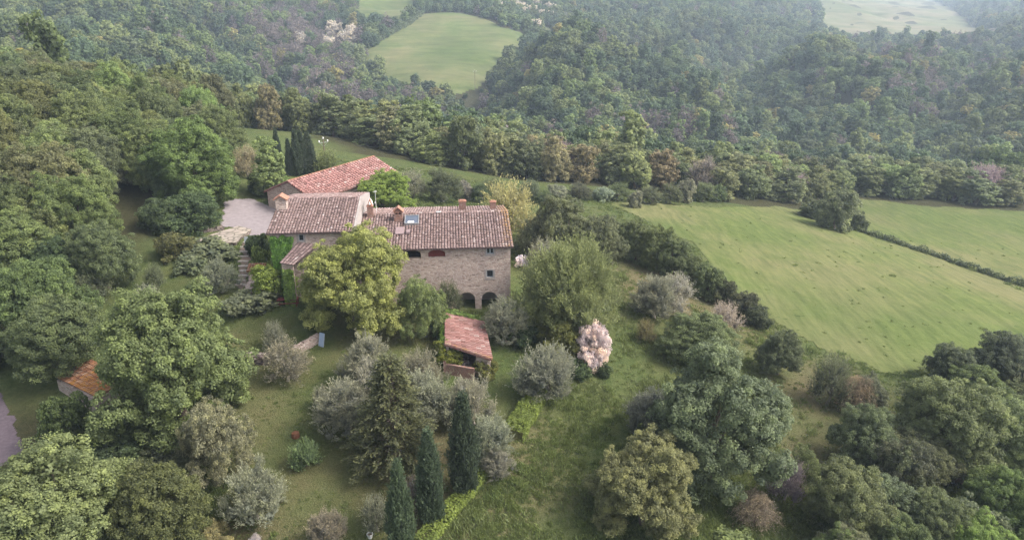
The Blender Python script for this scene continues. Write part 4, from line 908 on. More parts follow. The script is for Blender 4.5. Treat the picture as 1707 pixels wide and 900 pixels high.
# ------------------------------------------------------------------ walls, terrace, steps and small things
def stonewall(pts, h, th, label, name='dry_stone_wall', mat=None, seed=0):
    rng = np.random.default_rng(seed); p0 = pts[0]; b = MB(); cen = np.array([p0[0], p0[1], float(H(p0[0], p0[1]))])
    for (x0, y0), (x1, y1) in zip([p[:2] for p in pts[:-1]], [p[:2] for p in pts[1:]]):
        L_ = math.hypot(x1-x0, y1-y0); n = max(2, int(L_/.36)); d = np.array([x1-x0, y1-y0])/L_; nn = np.array([-d[1], d[0]])
        for r in range(max(2, int(h/.22))):
            for k in range(n):
                for side in (-1, 1):
                    c = np.array([x0, y0]) + d*L_*(k+.5+.5*(r % 2)*.8)/n + nn*side*th*.22 + nn*rng.normal(0, .03); hz_ = h/max(2, int(h/.22)); a = L_/n*rng.uniform(.42, .56); w = th*.27*rng.uniform(.85, 1.15); zz = float(H(c[0], c[1])) - .1 + r*hz_ - cen[2]; tp = zz + hz_*rng.uniform(.85, 1.15)
                    q = [c-d*a-nn*w, c+d*a-nn*w, c+d*a+nn*w, c-d*a+nn*w]; j = rng.normal(0, .03, (8, 3))
                    vs = [np.array([*v-cen[:2], zz-.02]) + j[i] for i, v in enumerate(q)] + [np.array([*v-cen[:2], tp]) + j[4+i] for i, v in enumerate(q)]
                    b.add(vs, [(0,3,2,1),(4,5,6,7),(0,1,5,4),(1,2,6,5),(2,3,7,6),(3,0,4,7)])
    o = b.build(name, mat or M_dry); o.location = cen; return tag(o, label, 'wall')
stonewall([G(408, 604), G(449, 605)], 1.1, .8, 'dark dry stone retaining wall beside the big round garden tree', seed=1)
stonewall([G(488, 591), G(512, 579), G(534, 566)], .85, .8, 'low pinkish dry stone wall running from the grey bush to the leaning blue board', mat=M_stone, seed=2)
p = G(536, 577); bo = empty('board', p, rad(-28), 'pale blue board leaning against the end of the low stone wall', 'board')
b = MB(); b.prism([(-.36, -.10, 0), (.36, -.10, 0), (.36, .28, 1.5), (-.36, .28, 1.5)], (0, .05, .01)); b.build('panel', M_board, bo); b = MB()
for k in (-.37, .33): b.prism([(k, -.13, 0), (k+.05, -.13, 0), (k+.05, .25, 1.52), (k, .25, 1.52)], (0, .03, 0))
b.build('frame', M_frame, bo)
tp = [np.array(G(*q)) for q in ((322, 404), (352, 392), (398, 381), (419, 389), (402, 399), (394, 409), (345, 411))]; zt = np.mean([q[2] for q in tp]) + .35
te = empty('stone_terrace', (tp[0][0], tp[0][1], zt), 0, 'paved sandstone terrace with a dark retaining wall between the yard and the garden', 'terrace')
lp = [(q[0]-tp[0][0], q[1]-tp[0][1], -.12) for q in tp]
b = MB(); b.prism([(q[0], q[1], -2.2) for q in lp], (0, 0, 2.08)); b.build('retaining_wall', M_dry, te); b = MB(); cl = np.mean(lp, 0); b.prism([tuple(lerp(q, cl, -.03)) for q in lp], (0, 0, .13)); b.build('paving', stone_mat('sandstone paving', [(.32,.28,.24),(.42,.37,.32),(.37,.32,.28)], .8, (.16,.14,.11), 1.0, .4), te)
rng = np.random.default_rng(12)
stps = [(414, 404), (410, 412), (407, 420), (405, 428), (405, 436), (407, 444), (408, 452), (406, 460), (404, 468), (402, 475)]
for i, (px, py) in enumerate(stps):
    for dx in (-4.5, 4.0):
        q = G(px+dx, py); b = MB(); w, d_ = rng.uniform(.28, .45), rng.uniform(.18, .28); pts = [(-w, -d_), (w*.9, -d_*1.1), (w, d_), (-w*1.05, d_*.9)]
        b.prism([(x_, y_, -.15) for x_, y_ in pts], (0, 0, .27)); o = b.build('stepping_stone', M_slab); o.location = q; o.rotation_euler = (0, 0, rng.uniform(-.3, .3))
        tag(o, 'pale flat step stone on the garden path down from the terrace', 'step', 'step stones of the garden path')
stonewall([G(330, 388), G(372, 383)], .7, .7, 'low dry stone wall under the dark bushes beside the yard', seed=3)
stonewall([G(427, 458), G(420, 478), G(415, 490)], .8, .9, 'tumbled rubble wall at the foot of the garden path beside the bright vine', seed=4, mat=M_stone)
q = G(419, 407); gt = empty('garden_gate', q, rad(15), 'grey blue boarded gate panel among plants at the top of the garden path', 'gate')
b = MB()
for k in range(8): b.box(-.9+k*.225, -.9+k*.225+.2, -.03, .03, .05, 1.15+.05*(k % 2))
b.build('boards', M_frame, gt); b = MB(); b.box(-.92, .92, .032, .08, .3, .4); b.box(-.92, .92, .032, .08, .85, .95); b.build('rail', M_frame, gt)
q = G(430, 462); ht = empty('hutch', q, rad(6), 'tiny stone hutch with a strip of red tiles beside the garden path and the ivy', 'hutch')
b = MB(); b.box(-1.0, 1.0, -.7, .7, -.5, 1.15); b.build('wall', M_stone, ht)
link('roof', roofmesh([tiles((-1.15,-.85,1.18), (1.15,-.85,1.18), (-1.15,.85,1.6), (1.15,.85,1.6), seed=50)], M_tile_orange), ht)
b = MB(); b.box(-.35, .35, -.74, -.703, 0, 1.0); b.build('door', M_frame, ht)
# terracotta hooded oven and red table under the vine
q = G(446, 499); ov = empty('outdoor_oven', q, rad(-8), 'terracotta hooded garden oven under the vine at the left end of the house', 'oven')
b = MB(); b.box(-.9, .9, -.5, .9, -.4, .9); b.build('base', M_brick, ov); b = MB(); b.prism([(-.95, -.55, .9), (.95, -.55, .9), (.6, -.1, 1.9), (-.6, -.1, 1.9)], (0, 1.0, 0)); b.build('hood', M_terra, ov)
b = MB(); out = arc(-.4, .4, .15, .8, .4); b.prism([(u, -.53, z) for u, z in out], (0, .03, 0)); b.build('mouth', M_dark, ov)
q = G(481, 507); tb = empty('garden_table', q, rad(4), 'long red painted table in the shade under the vine', 'table')
b = MB(); b.box(-1.25, 1.25, -.5, .5, .72, .77); b.build('tabletop', M_redcloth, tb)
for sx in (-1, 1):
    for sy in (-1, 1): b = MB(); b.box(sx*1.1-.04, sx*1.1+.04, sy*.4-.04, sy*.4+.04, 0, .718); b.build('leg', M_redcloth, tb)
q = G(481, 511); bn = empty('garden_bench', q, rad(4), 'red painted bench in front of the red table under the vine', 'bench')
b = MB(); b.box(-1.25, 1.25, -.16, .16, .42, .46); b.build('seat', M_redcloth, bn)
for sx in (-1, 1): b = MB(); b.box(sx*1.0-.04, sx*1.0+.04, -.13, .13, 0, .418); b.build('leg', M_redcloth, bn)
def pole(px, py, top, label, heavy=1.0):
    q = G(px, py); h = at(px, top, q[1])[2]-q[2]; po = empty('utility_pole', q, .5, label, 'pole')
    b = MB(); b.tube([(0, 0, -.8), (0, 0, h)], [.15*heavy, .09*heavy], 8); b.build('post', M_wood, po)
    b = MB(); b.tube([(-1.0*heavy, 0, h-.75), (1.0*heavy, 0, h-.75)], [.06, .06], 6); b.tube([(-.9*heavy, 0, h-.75), (0, 0, h-1.7)], [.03, .03], 5); b.tube([(.9*heavy, 0, h-.75), (0, 0, h-1.7)], [.03, .03], 5); b.build('crossarm', M_steel, po)
    for x_, z_ in ((-.95*heavy, h-.68), (.95*heavy, h-.68), (0, h)): b = MB(); b.lathe([(.0, .0), (.10, .02), (.17, .12), (.10, .2), (.17, .28), (.10, .38), (.05, .46), (0, .5)], (x_, 0, z_), 10); b.build('insulator', M_white, po)
pole(542, 268, 232, 'grey utility pole with white insulators in the meadow behind the barn'); pole(792, 150, 118, 'distant thin utility pole at the foot of the hill meadow', 1.3)
q = G(493, 727); st = MB(); st.lathe([(0, -.1), (.42, -.1), (.40, .15), (.34, .42), (.30, .44), (.12, .40), (0, .41)], (0, 0, 0), 11); o = st.build('tree_stump', flat_mat('rotten red brown wood', (.17, .075, .04), .95, .4, 6, bumps=.5)); o.location = q; tag(o, 'rotten red brown tree stump on the lawn near a small green bush', 'stump')
q = G(617, 896); pl = empty('flower_pot', q, 0, 'small white flower pot on the lawn at the bottom edge of the garden', 'pot'); b = MB(); b.lathe([(0, 0), (.16, 0), (.24, .38), (.27, .38), (.27, .44), (.22, .44), (.20, .36), (0, .36)], (0, 0, 0), 14); b.build('bowl', M_white, pl); b = MB(); b.lathe([(0, .365), (.19, .362)], (0, 0, 0), 14); b.build('soil', M_soil, pl)
# ------------------------------------------------------------------ trees and shrubs, each a thing of its own
TRG = np.random.default_rng(77); NTREE = [0]
GREEN, FRESH, YEL, DEEP, GREY, OLV, BRN, PURP, DKC, PALE = (.074,.096,.034), (.100,.130,.046), (.140,.176,.050), (.044,.066,.026), (.080,.098,.050), (.140,.156,.098), (.112,.110,.048), (.118,.100,.090), (.038,.056,.032), (.165,.160,.090)
def plant(kind, x, y, w, h, col, name, label, cat, group=None, jit=.10, z=None, parts=True, rz=None):
    v = PROTO[kind]; cm, tm, w0, h0, _ = v[NTREE[0] % len(v)]; NTREE[0] += 1
    rz = TRG.uniform(0, 6.28) if rz is None else rz; zz = float(H(x, y)) if z is None else z; sx = w/w0; sz = h/h0
    c = np.array(col)*np.array([1.08, 1.0, 1.12])*(1 + TRG.normal(0, jit))*(1 + TRG.normal(0, jit*.35, 3)); c = (*np.clip(c, .01, .8), 1)
    if parts:
        t = empty(name, (x, y, zz), rz, label, cat, group); t.scale = (sx, sx, sz)
        link('trunk', tm, t); o = link('crown', cm, t); o.color = c
    else:
        key = (cm.name, 'joined')
        if key not in JOIN:
            me = cm.copy(); me.name = kind + ' tree'; me.materials.append(tm.materials[0]); bm = bmesh.new(); bm.from_mesh(me); n0 = len(bm.faces); bm.from_mesh(tm); bm.faces.ensure_lookup_table()
            for f in bm.faces[n0:]: f.material_index = 1
            bm.to_mesh(me); bm.free(); JOIN[key] = me
        t = link(name, JOIN[key]); t.location = (x, y, zz); t.rotation_euler = (0, 0, rz); t.scale = (sx, sx, sz); t.color = c; tag(t, label, cat, group)
    return t
JOIN = {}
ASP = {'cypress': (2.0, 7), 'conifer': (1.1, 2.4), 'tall': (1.0, 2.6), 'wispy': (.6, 1.5), 'airy': (.6, 1.35), 'lowbush': (.35, 1.2), 'tuftbush': (.4, 1.1), 'shrub': (.5, 1.25)}
def tree(kind, cx, top, bot, w, col, label, name='broadleaf_tree', cat='tree', group=None, k=.55, jit=.05, hmin=.4, asp=None):
    """cx, top, bot, w: the crown's outline as the photograph shows it; width, height and standing point are solved so that the real crown on the terrain has that size"""
    w *= .80 if kind == 'cypress' and w > 40 else .93; top += .03*(bot-top)
    P = PROTO[kind][NTREE[0] % len(PROTO[kind])]; pts, w0, h0 = P[4], P[2], P[3]; rz = TRG.uniform(0, 6.28); c_, s_ = math.cos(rz), math.sin(rz)
    q = np.stack([pts[:, 0]*c_-pts[:, 1]*s_, pts[:, 0]*s_+pts[:, 1]*c_, pts[:, 2]], -1)/[w0, w0, h0]
    p = G(cx, bot); s = np.linalg.norm(p - [0, 0, ZC]); Y = p[1] + k*(w/2*s/F); x = p[0]*Y/p[1]; wm = w*s/F; h = wm; lo, hi = asp or ASP.get(kind, (.55, 1.15))
    for it in range(7):
        z = float(H(x, Y)); X3 = q*[wm, wm, h] + [x, Y, z]; a, b = pxof(X3[:, 0], X3[:, 1], X3[:, 2]); dep = Y*cp - (z+h/2-ZC)*sp
        L_, R_, T_, B_ = np.percentile(a, 1.2), np.percentile(a, 98.8), np.percentile(b, 1), np.percentile(b, 98.5)
        wm *= np.clip(w/(R_-L_), .7, 1.4); x += (cx-(L_+R_)/2)*dep/F; h += np.clip((T_-top)*dep/(F*cp), -.5*h, .5*h)*.8; h = float(np.clip(h, lo*wm, hi*wm))
        Y += float(np.clip((B_-bot)*dep*dep/(F*(ZC-z)), -4, 4))*.6
    return plant(kind, x, Y, wm, max(h, hmin), col, name, label, cat, group, jit, rz=rz)
OT = dict(name='olive_tree', cat='olive tree'); CY = dict(name='cypress_tree', cat='cypress', k=.3); SH = dict(name='shrub', cat='shrub')
# around the house
tree('lush', 586, 376, 550, 168, YEL, 'spreading yellow green tree in front of the house, largest beside the wall'); 
tree('shrub', 458, 437, 496, 80, (.115,.165,.032), 'bright green vine mound over the garden oven', name='vine', cat='vine', k=.2); tree('shrub', 488, 450, 494, 50, (.110,.160,.034), 'smaller bright green vine mound behind the red table', name='vine', cat='vine', k=.1)
tree('airy', 702, 417, 558, 84, FRESH, 'mid green tree with a visible pale trunk against the house front', k=1.0)
tree('wispy', 750, 462, 520, 44, GREY, 'small grey green olive against the wall left of the open arch', **OT)
tree('olive', 844, 470, 566, 76, OLV, 'dense grey olive hiding the right hand ground floor arch', **OT)
tree('shrub', 866, 535, 578, 62, DEEP, 'dark low bush at the foot of the grey olive by the arch', **SH)
tree('feathery', 944, 402, 548, 172, (.115,.140,.056), 'feathery light green tree right of the house with drooping shoots')
tree('shrub', 938, 522, 592, 88, (.095,.110,.030), 'yellowish green bush behind the pale pink blossom shrub', **SH)
tree('olive', 884, 362, 425, 58, GREY, 'grey olive just behind the right gable of the house', **OT)
tree('wispy', 908, 396, 446, 56, OLV, 'pale wispy olive beside the feathery tree and the gable', **OT)
tree('lowbush', 870, 425, 444, 22, (.50,.50,.46), 'little white flowering bush right of the gable wall', **SH)
tree('lush', 640, 284, 352, 100, (.110,.150,.032), 'rounded bright green tree between the barn and the main roof')
tree('wispy', 852, 300, 392, 92, (.20,.20,.085), 'cream flowering open tree behind the right end of the ridge')
tree('olive', 741, 281, 334, 58, GREY, 'rounded grey olive standing alone behind the ridge chimneys', **OT)
tree('wispy', 690, 283, 325, 50, OLV, 'pale olive behind the house, left of the rounded grey one', **OT)
tree('broad', 938, 318, 424, 98, (.082,.10,.046), 'dark grey green tree behind the feathery tree, with a twin at its right')
tree('broad', 1000, 338, 434, 84, (.084,.10,.048), 'dull green tree on the brow left of the hay field')
tree('tall', 448, 228, 322, 58, FRESH, 'fresh green conical tree beside the yard and the three cypresses')
tree('shrub', 432, 288, 322, 40, DEEP, 'dark clipped bush under the conical tree by the yard', **SH)
tree('lowbush', 470, 296, 322, 34, (.08,.13,.03), 'light green bush against the left gable of the barn', **SH)
tree('cypress', 462, 214, 268, 15, DKC, 'thin cypress set apart from the group of three behind the barn', **CY)
tree('cypress', 483, 232, 290, 16, DKC, 'shorter slim cypress at the left of the clump behind the barn', **CY)
tree('cypress', 495, 216, 291, 20, DKC, 'tallest cypress in the middle of the clump behind the barn', **CY)
tree('cypress', 515, 222, 288, 26, DKC, 'broad cypress at the right of the clump behind the barn', **CY)
tree('cypress', 503, 219, 289, 22, DKC, 'cypress squeezed between the tallest and the broad one behind the barn', **CY)
tree('wispy', 545, 248, 290, 44, FRESH, 'thin sapling below the utility pole in the meadow')
tree('wispy', 410, 243, 290, 44, PALE, 'pale bare looking bush at the meadow edge left of the conical tree', **SH)
# garden left of the house
tree('shrub', 318, 322, 390, 96, DEEP, 'large dark evergreen bush beside the gravel yard', **SH)
tree('shrub', 268, 330, 388, 80, DEEP, 'dark bush left of the large evergreen by the yard', **SH)
tree('shrub', 292, 388, 432, 70, (.075,.085,.030), 'rounded brownish green bush below the stone terrace', **SH)
tree('lowbush', 345, 412, 440, 92, GREY, 'silvery green mound of lavender below the terrace wall', **SH)
tree('lowbush', 318, 428, 456, 60, (.085,.11,.055), 'pale green mound in front of the lavender', **SH)
tree('lowbush', 428, 390, 424, 40, DEEP, 'dark bush beside the grey gate panel', **SH)
tree('lowbush', 437, 412, 448, 36, (.11,.15,.035), 'light green creeper bush at the ivy covered corner', **SH)
tree('olive', 370, 432, 484, 62, OLV, 'small silver olive beside the stepping stone path', **OT)
tree('wispy', 257, 438, 478, 38, GREY, 'upper of two grey bushes on the side lawn', **SH)
tree('wispy', 248, 474, 520, 56, OLV, 'lower and wider of two grey bushes on the side lawn', **SH)
tree('wispy', 150, 452, 500, 74, GREY, 'grey wispy bush at the edge of the dark wood', **SH)
tree('lowbush', 418, 492, 522, 96, (.072,.088,.045), 'low grey green planting in front of the garden oven', **SH)
tree('wispy', 458, 520, 580, 38, OLV, 'slim grey bush standing behind the round grey bush by the wall', **SH)
tree('wispy', 480, 565, 634, 78, (.13,.132,.085), 'rounded grey bush between the two dry stone walls', **SH)
tree('lush', 287, 480, 728, 262, (.098,.134,.046), 'huge rounded fresh green tree in the garden left of the lawn', k=.6)
tree('broad', 92, 492, 622, 176, (.07,.092,.036), 'spreading dark green tree behind the orange roofed tool shed')
tree('shrub', 118, 648, 755, 112, (.055,.082,.028), 'dark green bush below the tool shed wall', **SH)
tree('shrub', 200, 695, 790, 150, DEEP, 'dark thicket bush under the huge garden tree', **SH)
tree('shrub', 282, 715, 795, 120, (.058,.072,.036), 'greyish thicket bush right of the darker one under the huge tree', **SH)
tree('airy', 362, 655, 806, 124, (.128,.136,.074), 'khaki arching tree with hanging shoots beside the lawn')
tree('broad', 262, 768, 930, 170, (.066,.078,.028), 'olive brown rounded tree at the bottom left of the garden')
tree('lush', 62, 728, 1010, 330, (.094,.124,.044), 'very large pale green tree filling the bottom left corner')
tree('shrub', 345, 865, 930, 76, BRN, 'brown green bush at the bottom edge left of the lawn', **SH)
tree('olive', 420, 764, 868, 108, OLV, 'rounded silver olive alone at the left of the lower lawn', **OT)
tree('olive', 545, 832, 912, 68, (.15,.145,.10), 'small silver olive at the bottom edge of the lawn', **OT)
tree('tuftbush', 424, 890, 906, 18, (.30,.30,.27), 'little white flowering bush at the bottom edge', **SH)
tree('tuftbush', 508, 734, 780, 48, (.085,.125,.055), 'small round green bush alone on the lawn by the stump', **SH)
# edge of the wood above the yard
tree('lush', 318, 196, 332, 150, (.080,.120,.034), 'fresh green tree with two dark stems at the edge of the wood above the yard', k=.6)
tree('airy', 262, 240, 318, 72, (.095,.135,.055), 'pale layered tree on a thin stem beside the two stemmed tree above the yard', k=.6)
tree('broad', 352, 214, 300, 80, (.088,.118,.036), 'light green tree at the corner where the wood meets the meadow')
tree('wispy', 350, 176, 240, 70, (.155,.160,.085), 'pale cream topped tree behind the corner of the wood')
tree('broad', 205, 176, 290, 120, (.068,.094,.032), 'rounded mid green tree high in the left wood')
tree('lush', 118, 250, 420, 150, (.075,.108,.034), 'big soft green tree in the middle of the left wood')
tree('broad', 75, 380, 560, 170, (.062,.088,.030), 'big dark green tree at the front of the left wood')
tree('broad', 170, 330, 470, 120, (.070,.092,.040), 'greyish green tree at the front of the left wood beside the side lawn')
# the olive grove in the garden with its conifers
tree('olive', 605, 553, 640, 84, OLV, 'tall silver olive at the back left of the garden grove', **OT)
tree('olive', 640, 590, 680, 92, (.14,.148,.10), 'silver olive directly behind the broad conifer', **OT)
tree('olive', 577, 632, 722, 104, OLV, 'wide silver olive at the left front of the garden grove', **OT)
tree('wispy', 538, 628, 680, 34, OLV, 'thin grey shoot bush left of the grove', **SH)
tree('olive', 700, 574, 662, 84, (.14,.15,.095), 'silver olive in the middle back of the grove', **OT)
tree('olive', 722, 620, 715, 92, OLV, 'silver olive between the conifer and the garden shed', **OT)
tree('olive', 782, 628, 706, 86, (.16,.168,.11), 'pale silver olive in front of the garden shed', **OT)
tree('olive', 815, 676, 775, 76, OLV, 'silver olive at the right end of the grove by the hedge', **OT)
tree('olive', 832, 726, 795, 52, (.14,.145,.10), 'small silver olive at the front right of the grove', **OT)
tree('conifer', 655, 596, 790, 130, (.064,.074,.034), 'broad cone shaped conifer with brownish foliage in the grove', name='conifer_tree', cat='conifer', k=.5)
tree('cypress', 772, 655, 816, 56, DKC, 'dark cypress right of the conifer in front of the silver olives', **CY)
tree('cypress', 717, 715, 870, 52, (.046,.068,.038), 'middle of the three garden cypresses, beside the clipped hedge', **CY)
tree('cypress', 667, 766, 925, 54, (.050,.074,.038), 'lowest of the three garden cypresses, cut by the bottom edge', **CY)
tree('wispy', 630, 822, 885, 56, OLV, 'thin grey olive bush left of the lowest cypress', **SH)
tree('wispy', 690, 770, 850, 44, (.10,.10,.075), 'thin grey bush between the two lower cypresses', **SH)
tree('olive', 905, 562, 660, 98, OLV, 'rounded silver olive between the garden shed and the pink shrub', **OT)
tree('shrub', 990, 528, 618, 56, (.325,.315,.268), 'shrub covered with pale pink blossom', name='blossom_shrub', cat='shrub', k=.3, asp=(1.05, 1.45))
tree('lowbush', 965, 598, 632, 40, DEEP, 'low dark plants left of the foot of the pink shrub', **SH)
tree('lowbush', 1008, 604, 630, 26, DEEP, 'low dark plants right of the foot of the pink shrub', **SH)
# slope and hedgerow on the right
tree('olive', 1088, 443, 528, 72, (.125,.135,.088), 'grey olive on the slope with a paler half leaning right', **OT)
tree('wispy', 1125, 455, 520, 62, (.18,.185,.135), 'pale silvery bush joined to the grey olive on the slope', **OT)
tree('wispy', 1210, 503, 548, 58, (.20,.188,.135), 'pale pinkish bush on the dry strip below the hedgerow', **SH)
tree('wispy', 1078, 532, 568, 34, BRN, 'brownish weedy bush on the slope below the grey olive', **SH)
tree('lush', 1205, 540, 812, 236, (.082,.106,.050), 'big dense grey green tree in the middle of the right slope', k=.65)
tree('broad', 1165, 520, 600, 130, (.072,.095,.036), 'lighter green tree joined behind the big grey green tree')
tree('broad', 1300, 512, 618, 78, (.074,.098,.044), 'dark green tree right of the dry strip at the field edge')
tree('olive', 1086, 640, 730, 82, (.105,.115,.085), 'grey olive tucked against the left of the big slope tree', **OT)
tree('lush', 1072, 718, 892, 176, (.100,.108,.043), 'golden brown rounded tree on the lower slope')
tree('arching', 1262, 815, 880, 72, (.14,.125,.08), 'pale straw coloured bush on the lower slope', **SH)
tree('wispy', 1310, 756, 832, 64, (.12,.108,.10), 'purplish grey bush right of the straw coloured one', **SH)
tree('airy', 1342, 732, 812, 70, FRESH, 'fresh green small tree behind the purplish bush')
tree('wispy', 1385, 566, 668, 74, (.082,.095,.052), 'thin grey green tree on the field bank with bare stems')
tree('broad', 1448, 580, 680, 66, (.078,.092,.050), 'grey green tree on the field bank right of the thin one')
tree('arching', 1425, 625, 690, 66, (.130,.112,.068), 'rusty brown bush below the trees on the field bank', **SH)
tree('broad', 1415, 742, 905, 142, (.086,.112,.044), 'rounded green tree low on the right above the bottom edge')
tree('broad', 1440, 662, 780, 116, (.08,.104,.048), 'green tree above the rounded low one on the right')
tree('lush', 1585, 604, 790, 196, (.086,.114,.044), 'widest green tree of the right hand thicket')
tree('lush', 1685, 612, 800, 160, (.088,.114,.046), 'large green tree at the right edge of the thicket')
tree('broad', 1585, 556, 640, 84, (.074,.094,.048), 'dark grey green tree at the corner of the field')
tree('broad', 1668, 552, 640, 110, (.074,.094,.050), 'dull green tree along the field at the right edge')
tree('broad', 1735, 540, 640, 120, (.074,.094,.050), 'dull green tree cut by the right edge beside the field')
tree('shrub', 1505, 730, 840, 100, (.072,.090,.042), 'mixed greyish bush in the middle of the right thicket', **SH)
tree('arching', 1500, 712, 800, 66, (.15,.14,.085), 'pale flowering bush in the right thicket', **SH)
tree('broad', 1560, 790, 930, 130, (.076,.098,.042), 'dark green tree at the bottom of the right thicket')
tree('lush', 1668, 770, 900, 130, (.075,.115,.034), 'bright rounded tree under the large one at the right edge')
tree('lush', 1640, 828, 980, 130, (.100,.150,.036), 'brightest yellow green tree at the bottom right')
tree('shrub', 1590, 735, 800, 80, (.13,.10,.055), 'rusty bush between the two large right hand trees', **SH)
tree('broad', 1730, 790, 960, 150, (.080,.115,.036), 'green tree filling the bottom right corner')
tree('broad', 1500, 838, 960, 110, (.070,.095,.036), 'green tree at the bottom edge of the right thicket')
tree('lowbush', 1225, 882, 930, 70, FRESH, 'bright bush peeping in at the bottom edge of the slope', **SH)
tree('broad', 1400, 862, 980, 100, (.082,.115,.04), 'green tree top at the bottom edge right of the slope')
for i, (cx, tp_, bt, w, c, lb) in enumerate([
    (1062, 366, 428, 62, (.080,.10,.042), 'rounded tree at the upper end of the hedgerow'), (1098, 368, 440, 66, (.088,.115,.042), 'second tree of the hedgerow, with light green tops'),
    (1128, 384, 456, 62, (.075,.098,.042), 'paler rounded tree of the hedgerow beside the hay field'), (1152, 400, 470, 50, (.072,.094,.04), 'tree at the lower end of the hedgerow'),
    (1182, 440, 496, 54, (.07,.09,.038), 'bush where the hedgerow gets low'), (1208, 466, 510, 46, (.056,.068,.032), 'low dark bush of the hedgerow above the pinkish bush'),
    (1238, 488, 528, 52, (.058,.068,.034), 'brownish low bush of the hedgerow by the field'), (1264, 508, 546, 46, (.046,.060,.030), 'last dark low bush of the hedgerow'),
    (1036, 372, 420, 50, (.060,.075,.036), 'dull tree joining the hedgerow to the brow trees')]): tree('shrub' if i > 3 else 'broad', cx, tp_, bt, w, c, lb)
tree('shrub', 1396, 318, 382, 78, (.092,.114,.054), 'tall tree on the low hedge between the two fields'); tree('shrub', 1432, 350, 384, 32, (.060,.078,.036), 'small bush at the end of the tree between the two fields', **SH); tree('shrub', 1358, 330, 366, 50, (.066,.085,.04), 'bush left of the tall tree between the two fields', **SH)
# the olive grove behind the house
for i, (cx, tp_, bt, w) in enumerate([(775, 300, 332, 30), (800, 304, 334, 30), (905, 318, 340, 36), (930, 308, 332, 34), (968, 305, 330, 40), (1030, 305, 332, 42), (1058, 318, 346, 26), (1085, 312, 338, 40), (1120, 306, 338, 36), (1142, 300, 336, 36), (1172, 304, 334, 38), (1196, 308, 334, 30), (1005, 312, 336, 36), (880, 300, 330, 38), (820, 296, 326, 40)]):
    tree('olive' if i % 3 else 'shrub', cx, tp_, bt, w, (OLV, GREY, (.075,.10,.042))[i % 3], 'one of the small grey olives dotted along the brow between house and far wood', group='small olives along the brow', name='olive_tree', cat='olive tree', jit=.12)

# the wood on the left and the belts of trees round the clearing
def shade(c): 
    r, g, b = c; k = r/g
    return 'reddish brown thin leaved' if c is PURP else ('yellowish brown' if k > .95 else ('dark green' if g < .075 else ('fresh green' if r/g < .71 and g > .11 else ('mid green' if g < .094 else 'pale green'))))
def fill(poly_test, xs, ys, s, kinds, cols, hr, wr, label, group, name='broadleaf_tree', parts=True, seed=1, cap=400):
    rg = np.random.default_rng(seed); X, Y = np.meshgrid(np.arange(xs[0], xs[1], s), np.arange(ys[0], ys[1], s*.87)); X = X + (np.arange(X.shape[0]) % 2)[:, None]*s*.5
    X = X.ravel() + rg.uniform(-.3, .3, X.size)*s; Y = Y.ravel() + rg.uniform(-.3, .3, Y.size)*s; k = poly_test(X, Y); X, Y = X[k], Y[k]
    n = 0
    for x_, y_ in zip(X, Y):
        ci = int(rg.integers(len(cols))); kd = kinds[int(rg.integers(len(kinds)))]
        if cols[ci] is PURP: kd = 'bare' if kd in ('mid', 'tall') else kd
        plant(kd, x_, y_ , rg.uniform(*wr), rg.uniform(*hr), tuple(np.array(cols[ci])*(1.0 if parts else 1.18)), name, shade(cols[ci]) + ' ' + label, 'tree', shade(cols[ci]) + ' ' + group, .12, parts=parts); n += 1
    return n
LX, LYF = [-700, -300, 0, 60, 110, 185, 240, 290, 330, 376, 386], [70, 72, 80, 86, 90, 97, 108, 113, 119, 136, 400]
def leftwood(X, Y):
    px, py = pxof(X, Y, H(X, Y)); return (Y > np.interp(px, LX, LYF) + 3) & (Y < 170) & (px > -230) & (px < 384)
nl = fill(leftwood, (-150, -30), (60, 172), 7.2, ['broad', 'broad', 'broad', 'airy', 'lush'], [(.080,.104,.036), (.074,.095,.040), (.092,.118,.042), FRESH, (.105,.122,.052), (.085,.10,.046)], (9, 13), (8, 11.5), 'tree of the dense wood climbing the knoll left of the house', 'trees of the wood on the left', seed=5)
def belt_test(X, Y):
    px, py = pxof(X, Y, H(X, Y)); return (Y > belt(X, Y)) & (Y < belt(X, Y)+29) & (px > 384) & (px < 1890)
B_TR = lambda lo, hi: (lambda X, Y: belt_test(X, Y) & (pxof(X, Y, 0*X)[0] >= lo) & (pxof(X, Y, 0*X)[0] < hi))
nb = fill(B_TR(0, 860), (-120, 220), (180, 290), 7.6, ['mid', 'mid', 'mid', 'tall'], [(.086,.108,.042), (.096,.118,.050), (.106,.128,.054), (.080,.10,.044)], (7, 13.5), (7, 11.5), 'tree in the belt behind the barn and meadow', 'trees of the belt behind the barn', parts=False, seed=6)
nb += fill(B_TR(860, 1230), (-120, 220), (180, 290), 7.6, ['mid', 'mid', 'tall'], [(.088,.110,.044), (.096,.116,.050), PURP, (.12,.115,.060), (.106,.128,.054), (.08,.10,.046)], (7.5, 11), (7, 10), 'tree in the belt beyond the small olive grove', 'trees of the belt beyond the olive grove', parts=False, seed=7)
nb += fill(B_TR(1230, 2000), (-120, 260), (180, 310), 7.8, ['mid', 'mid', 'mid', 'tall'], [(.088,.110,.046), (.096,.116,.054), (.106,.126,.058), (.084,.106,.048), PURP, (.10,.124,.052), (.09,.11,.048)], (7.5, 11.5), (8, 11), 'tree in the belt along the far edge of the fields', 'trees of the belt beyond the fields', parts=False, seed=8)
nr = fill(lambda X, Y: inside(pxpoly([(1470,690),(1760,640),(1900,700),(1900,990),(1380,990),(1400,900),(1480,820)]), X, Y), (20, 90), (36, 90), 6.5, ['broad', 'shrub', 'airy'], [GREEN, FRESH, GREY, (.07,.085,.04)], (4, 7.5), (5, 7.5), 'tree crowded into the thicket on the lower right', 'trees of the lower right thicket', seed=9)
